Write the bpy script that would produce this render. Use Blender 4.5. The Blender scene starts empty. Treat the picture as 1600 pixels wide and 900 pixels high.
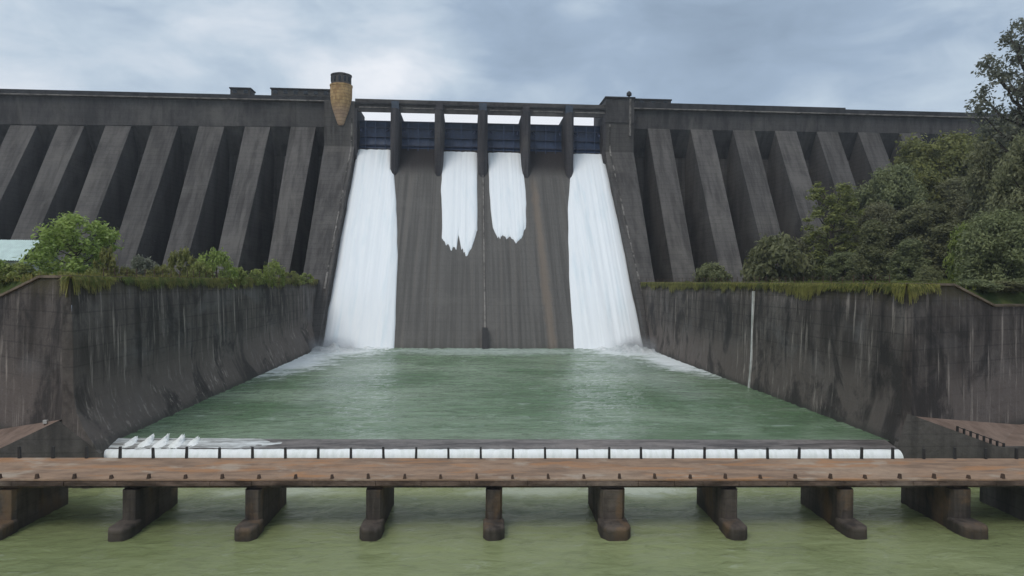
import bpy, math, random
import numpy as np
from mathutils import Matrix, Vector
R = math.radians
sc = bpy.context.scene
col = sc.collection

# ------------------------------------------------------------------ camera
FPX = 1066.7                                   # focal length in photo pixels (photo 1600 wide)
TH, RO, PT = math.atan(70 / FPX), R(0.5), math.atan(-10 / FPX)
fw = np.array([math.sin(TH) * math.cos(PT), math.cos(TH) * math.cos(PT), math.sin(PT)])
r0 = np.array([math.cos(TH), -math.sin(TH), 0.0])
u0 = np.cross(r0, fw)
RT = math.cos(RO) * r0 + math.sin(RO) * u0
UP = np.cross(RT, fw)
cd = bpy.data.cameras.new('camera')
cd.sensor_width = 36
cd.lens = 36 * FPX / 1600
cd.clip_end = 6000
cam = bpy.data.objects.new('camera', cd)
col.objects.link(cam)
cam.matrix_world = Matrix(((RT[0], UP[0], -fw[0], 0), (RT[1], UP[1], -fw[1], 0), (RT[2], UP[2], -fw[2], 0), (0, 0, 0, 1)))
sc.camera = cam

def at(u, v, X=None, Y=None, Z=None):
    """the point of a real plane (X, Y or Z fixed) seen at a photo pixel"""
    d = fw + RT * (u - 800) / FPX + UP * (450 - v) / FPX
    t = X / d[0] if X is not None else Y / d[1] if Y is not None else Z / d[2]
    return d * t

# ------------------------------------------------------------------ world and sun (overcast monsoon day)
SUN = Vector((-0.45, -0.55, 0.95)).normalized()
w = bpy.data.worlds.new('World')
sc.world = w
w.use_nodes = True
nt = w.node_tree
for n in list(nt.nodes):
    nt.nodes.remove(n)
def wn(t, **k):
    n = nt.nodes.new(t)
    for a, b in k.items():
        setattr(n, a, b)
    return n
def wmath(op, a, b=None, c=None):
    n = wn('ShaderNodeMath', operation=op)
    for i, q in enumerate((a, b, c)):
        if q is None: continue
        if isinstance(q, (int, float)): n.inputs[i].default_value = q
        else: nt.links.new(q, n.inputs[i])
    return n.outputs[0]
out = wn('ShaderNodeOutputWorld')
bg = wn('ShaderNodeBackground')
bg.inputs['Strength'].default_value = 0.1
nt.links.new(bg.outputs[0], out.inputs[0])
sky = wn('ShaderNodeTexSky', sky_type='NISHITA')
sky.sun_disc = False
sky.sun_elevation = math.asin(SUN.z)
sky.sun_rotation = math.atan2(SUN.x, SUN.y)
sky.dust_density = 2.0
tc = wn('ShaderNodeTexCoord')
gen = tc.outputs['Generated']
def wnoise(scale, detail, stretch=(1, 1, 2.2), off=(0, 0, 0), dist=0.0, rough=.55):
    m = wn('ShaderNodeMapping')
    m.inputs['Scale'].default_value = stretch
    m.inputs['Location'].default_value = off
    nt.links.new(gen, m.inputs[0])
    n = wn('ShaderNodeTexNoise')
    n.inputs['Scale'].default_value = scale
    n.inputs['Detail'].default_value = detail
    n.inputs['Roughness'].default_value = rough
    n.inputs['Distortion'].default_value = dist
    nt.links.new(m.outputs[0], n.inputs['Vector'])
    return n.outputs[0]
big = wnoise(3.0, 6, off=(.3, .1, .7), dist=.4)
fine = wnoise(8.0, 7, off=(1.3, 2.1, .2), dist=.6)
warp = wnoise(6.0, 4, off=(4, 2, 1))
def blob(u, v, rad, flat=1.6):
    d = Vector(fw + RT * (u - 800) / FPX + UP * (450 - v) / FPX).normalized()
    s = wn('ShaderNodeVectorMath', operation='SUBTRACT')
    nt.links.new(gen, s.inputs[0]); s.inputs[1].default_value = d
    m = wn('ShaderNodeVectorMath', operation='MULTIPLY')
    nt.links.new(s.outputs[0], m.inputs[0]); m.inputs[1].default_value = (1, 1, flat)
    l = wn('ShaderNodeVectorMath', operation='LENGTH')
    nt.links.new(m.outputs[0], l.inputs[0])
    q = wmath('ADD', l.outputs['Value'], wmath('MULTIPLY', wmath('SUBTRACT', warp, .5), rad * .9))
    mr = wn('ShaderNodeMapRange', interpolation_type='SMOOTHSTEP')
    nt.links.new(q, mr.inputs[0])
    mr.inputs[1].default_value = rad; mr.inputs[2].default_value = 0
    mr.inputs[3].default_value = 0; mr.inputs[4].default_value = 1
    return mr.outputs[0]
f = wmath('ADD', wmath('MULTIPLY', wmath('SUBTRACT', big, .5), .75), wmath('MULTIPLY', wmath('SUBTRACT', fine, .5), .62))
f = wmath('ADD', f, .43)
for (u, v, rad, flat, wt) in ((650, 95, .13, 1.3, .36), (560, 130, .12, 1.5, .22), (250, 60, .5, 1.5, .22), (60, 90, .3, 1.6, .16), (330, 10, .2, 1.5, .08),
                              (760, 30, .15, 1.4, -.22), (1110, 20, .34, 1.7, -.22), (920, 5, .08, 1.5, .16), (1000, 60, .16, 3.0, .10), (1250, 60, .24, 2, -.10),
                              (1460, 130, .28, 2.4, .10), (840, 150, .1, 2.6, .14)):
    f = wmath('ADD', f, wmath('MULTIPLY', blob(u, v, rad, flat), wt))
sep = wn('ShaderNodeSeparateXYZ'); nt.links.new(gen, sep.inputs[0])
hz = wn('ShaderNodeMapRange', interpolation_type='SMOOTHSTEP')
nt.links.new(sep.outputs[2], hz.inputs[0])
hz.inputs[1].default_value = .250; hz.inputs[2].default_value = .232; hz.inputs[3].default_value = 0; hz.inputs[4].default_value = .8
az = wn('ShaderNodeMapRange', interpolation_type='SMOOTHSTEP')         # the brightest low cloud lies behind the gates
nt.links.new(wmath('ABSOLUTE', wmath('SUBTRACT', sep.outputs[0], .02)), az.inputs[0])
az.inputs[1].default_value = .30; az.inputs[2].default_value = .19; az.inputs[3].default_value = 0; az.inputs[4].default_value = 1
f = wmath('ADD', f, wmath('MULTIPLY', hz.outputs[0], az.outputs[0]))
zen = wn('ShaderNodeMapRange', interpolation_type='SMOOTHSTEP')        # thinner, brighter cloud overhead
nt.links.new(sep.outputs[2], zen.inputs[0])
zen.inputs[1].default_value = .45; zen.inputs[2].default_value = .95; zen.inputs[3].default_value = 0; zen.inputs[4].default_value = .35
f = wmath('ADD', f, zen.outputs[0])
rp = wn('ShaderNodeValToRGB')
cr = rp.color_ramp
cr.elements[0].position = 0.0; cr.elements[0].color = (.25, .325, .425, 1)
cr.elements[1].position = 1.0; cr.elements[1].color = (.84, .87, .92, 1)
e = cr.elements.new(.38); e.color = (.345, .44, .565, 1)
e = cr.elements.new(.62); e.color = (.51, .605, .705, 1)
nt.links.new(f, rp.inputs[0])
x10 = wn('ShaderNodeVectorMath', operation='SCALE'); x10.inputs['Scale'].default_value = 10
nt.links.new(rp.outputs[0], x10.inputs[0])
mx = wn('ShaderNodeMix', data_type='RGBA')
mx.inputs[0].default_value = .92
nt.links.new(sky.outputs[0], mx.inputs[6]); nt.links.new(x10.outputs[0], mx.inputs[7])
nt.links.new(mx.outputs[2], bg.inputs[0])

sd = bpy.data.lights.new('sun', 'SUN')
sd.energy = 1.0
sd.angle = R(25)
sd.color = (1, .96, .9)
so = bpy.data.objects.new('sun', sd)
col.objects.link(so)
so.rotation_euler = (-SUN).to_track_quat('-Z', 'Y').to_euler()
so.location = (0, -50, 200)

sc.view_settings.view_transform = 'Standard'
sc.view_settings.look = 'None'
sc.view_settings.gamma = 1
sc.view_settings.exposure = 0.12
sc.render.engine = 'CYCLES'
HAZE = .0002
sc.cycles.use_denoising = True
sc.cycles.max_bounces = 6
sc.cycles.diffuse_bounces = 3
sc.cycles.glossy_bounces = 2
sc.cycles.transparent_max_bounces = 8
sc.cycles.caustics_reflective = False
sc.cycles.caustics_refractive = False

# ------------------------------------------------------------------ helpers: objects
def tag(o, label=None, cat=None, group=None, kind=None):
    if label: o['label'] = label
    if cat: o['category'] = cat
    if group: o['group'] = group
    if kind: o['kind'] = kind
    return o
WM = {}
def empty(name, loc, rz=0):
    o = bpy.data.objects.new(name, None)
    col.objects.link(o)
    o.empty_display_size = .5
    M = Matrix.Translation(loc) @ Matrix.Rotation(rz, 4, 'Z')
    o.matrix_local = M
    WM[o.name] = M
    return o
class MB:
    def __init__(s): s.v = []; s.f = []
    def hexa(s, p):                             # 4 bottom points, 4 top points, same order
        b = len(s.v); s.v += [tuple(map(float, q)) for q in p]
        s.f += [tuple(b + i for i in q) for q in ((3, 2, 1, 0), (4, 5, 6, 7), (0, 1, 5, 4), (1, 2, 6, 5), (2, 3, 7, 6), (3, 0, 4, 7))]
        return s
    def box(s, x0, x1, y0, y1, z0, z1):
        return s.hexa([(x0, y0, z0), (x1, y0, z0), (x1, y1, z0), (x0, y1, z0), (x0, y0, z1), (x1, y0, z1), (x1, y1, z1), (x0, y1, z1)])
    def prism(s, poly, a, b):                   # (y, z) outline swept in x
        n = len(poly); k = len(s.v)
        s.v += [(a, y, z) for y, z in poly] + [(b, y, z) for y, z in poly]
        s.f.append(tuple(range(k, k + n))); s.f.append(tuple(range(k + 2 * n - 1, k + n - 1, -1)))
        for i in range(n):
            j = (i + 1) % n
            s.f.append((k + j, k + i, k + n + i, k + n + j))
        return s
    def zprism(s, poly, z0, z1):                # (x, y) outline raised in z
        n = len(poly); k = len(s.v)
        s.v += [(x, y, z0) for x, y in poly] + [(x, y, z1) for x, y in poly]
        s.f.append(tuple(range(k + n - 1, k - 1, -1))); s.f.append(tuple(range(k + n, k + 2 * n)))
        for i in range(n):
            j = (i + 1) % n
            s.f.append((k + i, k + j, k + n + j, k + n + i))
        return s
    def tube(s, pts, rad, n=7):
        k = len(s.v)
        pts = [Vector(p) for p in pts]
        for i, p in enumerate(pts):
            d = (pts[min(i + 1, len(pts) - 1)] - pts[max(i - 1, 0)]).normalized()
            a = d.orthogonal().normalized(); b = d.cross(a)
            for j in range(n):
                t = 2 * math.pi * j / n
                s.v.append(tuple(p + (a * math.cos(t) + b * math.sin(t)) * rad[i]))
        for i in range(len(pts) - 1):
            for j in range(n):
                j2 = (j + 1) % n
                s.f.append((k + i * n + j, k + i * n + j2, k + (i + 1) * n + j2, k + (i + 1) * n + j))
        s.f.append(tuple(range(k + n - 1, k - 1, -1)))
        s.f.append(tuple(range(k + (len(pts) - 1) * n, k + len(pts) * n)))
        return s
    def lathe(s, prof, cx, cy, n=28):
        k = len(s.v)
        for r_, z in prof:
            for j in range(n):
                t = 2 * math.pi * j / n
                s.v.append((cx + r_ * math.cos(t), cy + r_ * math.sin(t), z))
        for i in range(len(prof) - 1):
            for j in range(n):
                j2 = (j + 1) % n
                s.f.append((k + i * n + j, k + i * n + j2, k + (i + 1) * n + j2, k + (i + 1) * n + j))
        s.f.append(tuple(range(k + n - 1, k - 1, -1)))
        s.f.append(tuple(range(k + (len(prof) - 1) * n, k + len(prof) * n)))
        return s
    def grid(s, P):                             # P[i][j] points
        k = len(s.v); ni, nj = len(P), len(P[0])
        for row in P: s.v += [tuple(map(float, q)) for q in row]
        for i in range(ni - 1):
            for j in range(nj - 1):
                s.f.append((k + i * nj + j, k + (i + 1) * nj + j, k + (i + 1) * nj + j + 1, k + i * nj + j + 1))
        return s
    def build(s, name, mat, parent=None, origin=(0, 0, 0), frame=None, smooth=False, recalc=True):
        me = bpy.data.meshes.new(name)
        o3 = Vector(origin)
        me.from_pydata([tuple(Vector(q) - o3) for q in s.v], [], s.f)
        if recalc:
            import bmesh
            bm = bmesh.new(); bm.from_mesh(me)
            bmesh.ops.recalc_face_normals(bm, faces=bm.faces)
            bm.to_mesh(me); bm.free()
        me.materials.append(mat)
        if smooth:
            me.polygons.foreach_set('use_smooth', [True] * len(me.polygons))
        o = bpy.data.objects.new(name, me)
        col.objects.link(o)
        M = (frame or Matrix.Identity(4)) @ Matrix.Translation(o3)
        WM[o.name] = M
        if parent:
            o.parent = parent
            o.matrix_local = WM[parent.name].inverted() @ M
        else:
            o.matrix_local = M
        return o
def bevel(o, wd, seg=2):
    m = o.modifiers.new('bevel', 'BEVEL'); m.width = wd; m.segments = seg; m.limit_method = 'ANGLE'
    return o
def copy_tree(o, parent=None):
    c = o.copy(); col.objects.link(c)
    if parent: c.parent = parent
    for ch in list(o.children): copy_tree(ch, c)
    return c

# ------------------------------------------------------------------ helpers: materials
class NT:
    def __init__(s, name):
        s.m = bpy.data.materials.new(name); s.m.use_nodes = True
        s.t = s.m.node_tree; s.b = s.t.nodes['Principled BSDF']
        s.pos = s.t.nodes.new('ShaderNodeNewGeometry').outputs['Position']
    def n(s, t, **k):
        q = s.t.nodes.new(t)
        for a, b in k.items(): setattr(q, a, b)
        return q
    def L(s, a, b): s.t.links.new(a, b)
    def put(s, sock, q):
        if isinstance(q, (int, float)): sock.default_value = q
        elif isinstance(q, tuple): sock.default_value = (*q, 1) if len(q) == 3 and sock.type == 'RGBA' else q
        else: s.L(q, sock)
    def math(s, op, a, b=0.0, c=0.0, clamp=False):
        q = s.n('ShaderNodeMath', operation=op, use_clamp=clamp)
        for i, z in enumerate((a, b, c)): s.put(q.inputs[i], z)
        return q.outputs[0]
    def noise(s, scale=(1, 1, 1), sc_=1.0, detail=5, rough=.55, dist=0.0, off=(0, 0, 0), vec=None):
        m = s.n('ShaderNodeMapping'); m.inputs['Scale'].default_value = scale; m.inputs['Location'].default_value = off
        s.L(vec or s.pos, m.inputs[0])
        q = s.n('ShaderNodeTexNoise')
        q.inputs['Scale'].default_value = sc_; q.inputs['Detail'].default_value = detail
        q.inputs['Roughness'].default_value = rough; q.inputs['Distortion'].default_value = dist
        s.L(m.outputs[0], q.inputs['Vector'])
        return q.outputs[0]
    def ramp(s, q, a, b, lo=0.0, hi=1.0):
        m = s.n('ShaderNodeMapRange', interpolation_type='SMOOTHSTEP')
        s.L(q, m.inputs[0])
        for i, z in enumerate((a, b, lo, hi)): m.inputs[i + 1].default_value = z
        return m.outputs[0]
    def mix(s, f_, a, b, mode='MIX'):
        m = s.n('ShaderNodeMix', data_type='RGBA', blend_type=mode)
        s.put(m.inputs[0], f_); s.put(m.inputs[6], a); s.put(m.inputs[7], b)
        return m.outputs[2]
    def sepz(s):
        q = s.n('ShaderNodeSeparateXYZ'); s.L(s.pos, q.inputs[0]); return q.outputs
    def bump(s, h, strength=.5, dist=.1, normal=None):
        q = s.n('ShaderNodeBump'); q.inputs['Strength'].default_value = strength; q.inputs['Distance'].default_value = dist
        s.L(h, q.inputs['Height'])
        if normal: s.L(normal, q.inputs['Normal'])
        return q.outputs[0]
    def done(s, base, rough=.85, normal=None, spec=None):
        s.put(s.b.inputs['Base Color'], base); s.put(s.b.inputs['Roughness'], rough)
        if normal: s.L(normal, s.b.inputs['Normal'])
        if spec is not None: s.b.inputs['Specular IOR Level'].default_value = spec
        return s.m

def concrete(name, dark, mid, pale, st=(.55, .12, .03), lift=1.6, extra=None, rough=.88, bump=.5, liftk=.82, vary=False):
    t = NT(name)
    streak = t.noise(st, 1.0, 6, .62)
    blot = t.noise((.05, .05, .07), 1.0, 6, .6, .3, (3, 1, 5))
    fine = t.noise((1.2, 1.2, 1.2), 1.0, 6, .7, 0, (7, 2, 1))
    c = t.mix(t.ramp(streak, .34, .62), dark, mid)
    c = t.mix(t.math('MULTIPLY', t.ramp(blot, .5, .72), .6), c, pale)
    c = t.mix(t.math('MULTIPLY', t.ramp(fine, .42, .75), .45), c, dark)
    x, y, z = t.sepz()
    if lift:                                    # pour joints
        fr = t.math('FRACT', t.math('DIVIDE', t.math('ADD', z, t.math('MULTIPLY', fine, .12)), lift))
        line = t.math('LESS_THAN', fr, .09)
        c = t.mix(t.math('MULTIPLY', line, 1 - liftk), c, (.01, .01, .01))
    if extra: c = extra(t, c, x, y, z, streak, blot, fine)
    inf = t.n('ShaderNodeObjectInfo'); hv = t.n('ShaderNodeHueSaturation'); t.L(c, hv.inputs['Color'])
    t.L(t.math('ADD', .86, t.math('MULTIPLY', inf.outputs['Random'], .28)), hv.inputs['Value']) if vary else None
    c = hv.outputs[0]
    h = t.math('ADD', fine, t.math('MULTIPLY', streak, .8))
    return t.done(c, rough, t.bump(h, bump, .35), .25)

M = {}
def dam_extra(t, c, x, y, z, streak, blot, fine):
    pt = t.noise((.09, .03, .035), 1.0, 6, .66, .5, (2, 7, 4))
    c = t.mix(t.math('MULTIPLY', t.ramp(pt, .5, .66), .45), c, (.17, .155, .14))
    long = t.noise((.35, .02, .012), 1.0, 6, .66, .1, (9, 0, 3))
    c = t.mix(t.math('MULTIPLY', t.ramp(long, .55, .72), .55), c, (.024, .022, .021))
    return c
M['dam'] = concrete('weathered_dam_concrete', (.062, .056, .052), (.115, .105, .098), (.17, .155, .138), extra=dam_extra, vary=True, liftk=.7)
M['crest'] = concrete('crest_concrete', (.05, .046, .045), (.092, .085, .082), (.135, .125, .115), st=(.4, .3, .1), extra=dam_extra)
M['parapet'] = concrete('parapet_concrete', (.03, .03, .032), (.055, .054, .056), (.08, .078, .075), lift=0)
M['pale_concrete'] = concrete('pale_worn_concrete', (.10, .09, .08), (.24, .22, .20), (.40, .37, .33), st=(.5, .5, .5), lift=0)
def chute_extra(t, c, x, y, z, streak, blot, fine):
    s2 = t.noise((.9, .02, .012), 1.0, 5, .6, 0, (2, 0, 0))
    c = t.mix(t.math('MULTIPLY', t.ramp(s2, .52, .7), .4), c, (.16, .14, .12))
    ctr = t.math('ADD', 24.6, t.math('MULTIPLY', t.math('ADD', z, 19.2), -.028))
    d = t.math('ABSOLUTE', t.math('SUBTRACT', x, ctr))
    d = t.math('ADD', d, t.math('MULTIPLY', t.math('SUBTRACT', t.noise((.5, .3, .12), 1, 4), .5), 2.0))
    tan = t.math('MULTIPLY', t.ramp(d, 2.0, .3), t.ramp(z, 40, 30))
    c = t.mix(t.math('MULTIPLY', tan, .5), c, (.24, .18, .13))
    wet = t.ramp(t.math('ADD', z, t.math('MULTIPLY', streak, 5)), -14.5, -17.0)
    c = t.mix(t.math('MULTIPLY', wet, .35), c, (.05, .055, .04))
    rust = t.math('MULTIPLY', t.ramp(t.math('ADD', z, t.math('MULTIPLY', streak, 6)), 39, 46), .9)  # near-black band below the gates: rust, plus their occlusion painted into the colour
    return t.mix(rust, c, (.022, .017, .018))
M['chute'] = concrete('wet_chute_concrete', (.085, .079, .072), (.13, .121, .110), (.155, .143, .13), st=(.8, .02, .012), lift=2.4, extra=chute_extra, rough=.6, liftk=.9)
def wall_extra(t, c, x, y, z, streak, blot, fine):
    # lighter scoured concrete near the water, moss and rust runs under the top
    pt = t.noise((.06, .06, .12), 1.0, 5, .6, .4, (8, 2, 4))
    c = t.mix(t.math('MULTIPLY', t.ramp(pt, .5, .66), .5), c, (.17, .16, .155))
    edge = t.math('ADD', z, t.math('MULTIPLY', t.math('SUBTRACT', streak, .5), 5))
    low = t.ramp(edge, -9.5, -13.5)
    c = t.mix(t.math('MULTIPLY', low, .7), c, (.165, .135, .117))
    pt2 = t.noise((.09, .09, .05), 1.0, 5, .65, .5, (21, 4, 7))
    damp = t.noise((.13, .13, .10), 1.0, 6, .66, .6, (5, 14, 2))
    c = t.mix(t.math('MULTIPLY', t.ramp(damp, .49, .63), .78), c, (.028, .025, .023))
    sk2 = t.noise((1.1, 1.1, .07), 1.0, 7, .72, .15, (4, 6, 0))
    c = t.mix(t.math('MULTIPLY', t.math('MULTIPLY', t.ramp(sk2, .54, .66), t.ramp(pt2, .40, .56)), .85), c, (.36, .31, .265))
    sk3 = t.noise((.45, .45, .04), 1.0, 7, .7, .2, (11, 3, 0))
    c = t.mix(t.math('MULTIPLY', t.math('MULTIPLY', t.ramp(sk3, .54, .68), t.ramp(edge, -15.5, -11.5)), .65), c, (.018, .016, .016))
    wl = t.ramp(t.math('ADD', z, fine), -17.4, -18.6)
    c = t.mix(t.math('MULTIPLY', wl, .6), c, (.05, .05, .042))
    moss = t.ramp(t.math('ADD', z, t.math('MULTIPLY', sk2, -6.5)), -6.2, -2.6)
    return t.mix(t.math('MULTIPLY', moss, .75), c, (.075, .062, .022))
M['wall'] = concrete('streaked_wall_concrete', (.05, .042, .036), (.125, .106, .093), (.215, .192, .175), st=(.5, .5, .06), lift=2.0, extra=wall_extra, liftk=.72)
M['coping'] = concrete('tan_coping', (.10, .078, .05), (.22, .17, .12), (.32, .25, .19), st=(.3, .3, .6), lift=0)
def toe_extra(t, c, x, y, z, streak, blot, fine):
    wl = t.ramp(t.math('ADD', z, t.math('MULTIPLY', fine, 1.5)), -17.2, -18.4)
    c = t.mix(t.math('MULTIPLY', wl, .75), c, (.05, .047, .042))
    run = t.noise((.1, .6, .1), 1.0, 5, .65, 0, (2, 4, 1))
    return t.mix(t.math('MULTIPLY', t.ramp(run, .52, .66), .6), c, (.045, .04, .036))
M['toe'] = concrete('scoured_toe_concrete', (.105, .082, .07), (.155, .125, .108), (.20, .165, .145), st=(.1, .5, .1), lift=0, extra=toe_extra)
M['low_wall'] = concrete('damp_low_wall_concrete', (.06, .054, .047), (.13, .115, .10), (.20, .175, .15), st=(.4, .4, .05), lift=1.5)
def pier_extra(t, c, x, y, z, streak, blot, fine):
    ru = t.noise((.25, .25, .12), 1.0, 5, .65, .3, (1, 6, 2))
    c = t.mix(t.math('MULTIPLY', t.ramp(ru, .5, .66), .6), c, (.20, .12, .06))
    wet = t.ramp(t.math('ADD', z, fine), -21.6, -23.0)
    return t.mix(t.math('MULTIPLY', wet, .6), c, (.035, .03, .024))
M['pier'] = concrete('bridge_pier_concrete', (.04, .033, .028), (.115, .092, .075), (.23, .185, .145), st=(.9, .6, .06), lift=1.2, extra=pier_extra)
M['weir'] = concrete('wet_weir_concrete', (.085, .075, .07), (.22, .195, .18), (.34, .29, .26), st=(.22, 1.6, .6), lift=0, rough=.35)
M['gate_pier'] = concrete('gate_pier_concrete', (.045, .042, .046), (.085, .078, .08), (.13, .115, .105), st=(.5, .5, .05), lift=2)
M['mark'] = concrete('whitewashed_gauge', (.45, .44, .40), (.72, .70, .66), (.78, .76, .72), st=(.5, .5, .5), lift=0)
def deck_extra(t, c, x, y, z, streak, blot, fine):
    pa = t.noise((.12, .5, .2), 1.0, 5, .6, .5, (2, 8, 0))
    c = t.mix(t.math('MULTIPLY', t.ramp(pa, .5, .62), .7), c, (.42, .205, .09))
    pb = t.noise((.2, .35, .2), 1.0, 5, .6, .2, (5, 1, 0))
    return t.mix(t.math('MULTIPLY', t.ramp(pb, .55, .68), .6), c, (.46, .38, .30))
M['deck'] = concrete('muddy_bridge_deck', (.22, .145, .098), (.36, .235, .155), (.47, .35, .25), st=(.25, .9, .3), lift=0, extra=deck_extra, rough=.75)
M['fascia'] = concrete('bridge_fascia_concrete', (.06, .04, .03), (.19, .13, .10), (.42, .33, .27), st=(.3, .3, .8), lift=0)
M['mud'] = concrete('brown_earth_ramp', (.15, .10, .075), (.25, .175, .135), (.33, .24, .185), st=(.3, .3, .6), lift=0)

def plain(name, c, rough=.5, metal=0.0, var=.35, sc_=.8):
    t = NT(name)
    n = t.noise((1, 1, 1), sc_, 5, .6)
    d = tuple(q * (1 - var) for q in c)
    t.b.inputs['Metallic'].default_value = metal
    return t.done(t.mix(t.ramp(n, .35, .65), d, c), rough, t.bump(n, .15, .05))
def rim_extra(t, c, x, y, z, streak, blot, fine):
    br_ = t.noise((.1, .1, .32), 1.0, 5, .7, 0, (1, 7, 3))
    return t.mix(t.ramp(br_, .44, .56), (.06, .055, .05), c)
M['rim'] = concrete('broken_pale_rim', (.14, .125, .11), (.25, .23, .21), (.40, .37, .33), st=(.5, .5, .5), lift=0, extra=rim_extra)
M['gate'] = plain('navy_gate_paint', (.028, .06, .14), .4)
M['gate_rib'] = plain('navy_rib_paint', (.045, .06, .12), .45)
M['black'] = plain('black_wet_iron', (.012, .011, .011), .5)
M['steel_blue'] = plain('blue_grey_steel', (.06, .08, .11), .5)
M['dark'] = plain('dark_iron', (.03, .028, .026), .6)
M['rusty'] = plain('rusty_post', (.09, .05, .032), .8)
M['mint_roof'] = plain('mint_roof_sheet', (.62, .74, .69), .5, 0, .12)
M['shed_wall'] = plain('pale_shed_plaster', (.42, .45, .42), .8)
M['glass'] = plain('dark_window_glass', (.02, .025, .03), .15)
M['cabin'] = plain('dark_cabin_plaster', (.07, .066, .06), .85)
# ochre masonry of the turret: rough courses
t = NT('ochre_turret_masonry')
x, y, z = t.sepz()
n1 = t.noise((.8, .8, .5), 1.0, 6, .65)
frz = t.math('FRACT', t.math('DIVIDE', t.math('ADD', z, t.math('MULTIPLY', n1, .2)), 1.15))
c = t.mix(t.ramp(n1, .35, .65), (.34, .20, .085), (.56, .37, .17))
c = t.mix(t.ramp(z, 63.5, 58.5, 0, .55), c, (.52, .36, .28))
c = t.mix(t.math('MULTIPLY', t.math('LESS_THAN', frz, .16), .5), c, (.17, .10, .05))
M['ochre'] = t.done(c, .85, t.bump(n1, .6, .2))

# falling water
t = NT('white_water')
s1 = t.noise((1.6, .12, .05), 1.0, 6, .65, .2)
s2 = t.noise((.35, .05, .03), 1.0, 4, .6, 0, (3, 3, 3))
c = t.mix(t.ramp(s1, .34, .62), (.90, .925, .94), (.93, .95, .955))
c = t.mix(t.math('MULTIPLY', t.ramp(s2, .5, .7), .5), c, (.74, .83, .87))
M['falls'] = t.done(c, .55, t.bump(t.math('ADD', s1, t.math('MULTIPLY', s2, 1.2)), .2, .3), .3)
t = NT('white_foam')
s1 = t.noise((1.2, 1.2, .8), 1.0, 6, .7, .4)
c = t.mix(t.ramp(s1, .35, .6), (.62, .68, .66), (.92, .93, .92))
M['foam'] = t.done(c, .6, t.bump(s1, .8, .4), .3)

t = NT('thin_water_film')
s1 = t.noise((.25, 2.2, 1), 1.0, 6, .7, .3)
M['film'] = t.done(t.mix(t.ramp(s1, .40, .62), (.24, .225, .205), (.72, .73, .70)), .3, t.bump(s1, .4, .1), .5)
t = NT('weir_curtain')
s1 = t.noise((1.5, .5, .3), 1.0, 5, .6)
M['curtain'] = t.done(t.mix(t.ramp(s1, .35, .6), (.84, .85, .80), (.95, .95, .92)), .5, t.bump(s1, .3, .2), .3)
def water(name, deep, turbid, scale, foam_reflection_masks=(), ripple=1.0, rough=.12):
    t = NT(name)
    x, y, z = t.sepz()
    blot = t.noise((.03, .05, 1), 1.0, 5, .6, .6)
    c = t.mix(t.ramp(blot, .35, .68), deep, turbid)
    chop = t.noise((.2 * scale, .42 * scale, 1), 1.0, 8, .68, .6)
    swell = t.noise((.07 * scale, .14 * scale, 1), 1.0, 4, .55, .3, (5, 3, 0))
    c = t.mix(t.math('MULTIPLY', t.ramp(chop, .36, .5), -1.0) if False else t.ramp(chop, .47, .33, 0, .5), c, tuple(q * .7 for q in deep))
    foam = None
    fb = t.noise((.22, .35, 1), 1.0, 7, .68, .7, (2, 9, 0))
    for (cx, cy, rx, ry, k) in foam_reflection_masks:
        dx = t.math('DIVIDE', t.math('SUBTRACT', x, cx), rx); dy = t.math('DIVIDE', t.math('SUBTRACT', y, cy), ry)
        d = t.math('SQRT', t.math('ADD', t.math('MULTIPLY', dx, dx), t.math('MULTIPLY', dy, dy)))
        d = t.math('ADD', d, t.math('MULTIPLY', t.math('SUBTRACT', fb, .5), 1.5))
        q = t.ramp(d, 1.0, .25, 0, k)
        foam = q if foam is None else t.math('MAXIMUM', foam, q)
    # pale flecks on the crests: foam, with ripple glints painted into the colour
    fleck = t.ramp(chop, .57, .72, 0, .24 if scale < 1.3 else .12)
    foam = fleck if foam is None else t.math('MAXIMUM', foam, fleck)
    c = t.mix(foam, c, (.86, .90, .89))
    r_ = t.math('ADD', rough, t.math('MULTIPLY', foam, .5), clamp=True)
    h = t.math('ADD', t.math('MULTIPLY', swell, 2.2), chop)
    t.b.inputs['IOR'].default_value = 1.33
    return t.done(c, r_, t.bump(h, 1.0, .5 * ripple))
M['pool'] = water('green_pool_water', (.115, .19, .098), (.25, .325, .22), 1.0,
                  ((-36, 186, 20, 20, 1.0), (-40, 166, 13, 40, 1.0), (47, 186, 21, 20, 1.0), (52, 166, 14, 40, 1.0), (-24, 150, 9, 62, .16), (38, 150, 9, 62, .16), (6, 187, 48, 16, .35)), 1.0, .05)  # the two long faint streaks paint the falls' reflections into the colour
M['river'] = water('olive_river_water', (.20, .23, .10), (.265, .295, .14), 1.6, ((20, 76, 8, 4, .35), (8, 76, 10, 3, .25), (-20, 77, 10, 3, .25)), .45)

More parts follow.
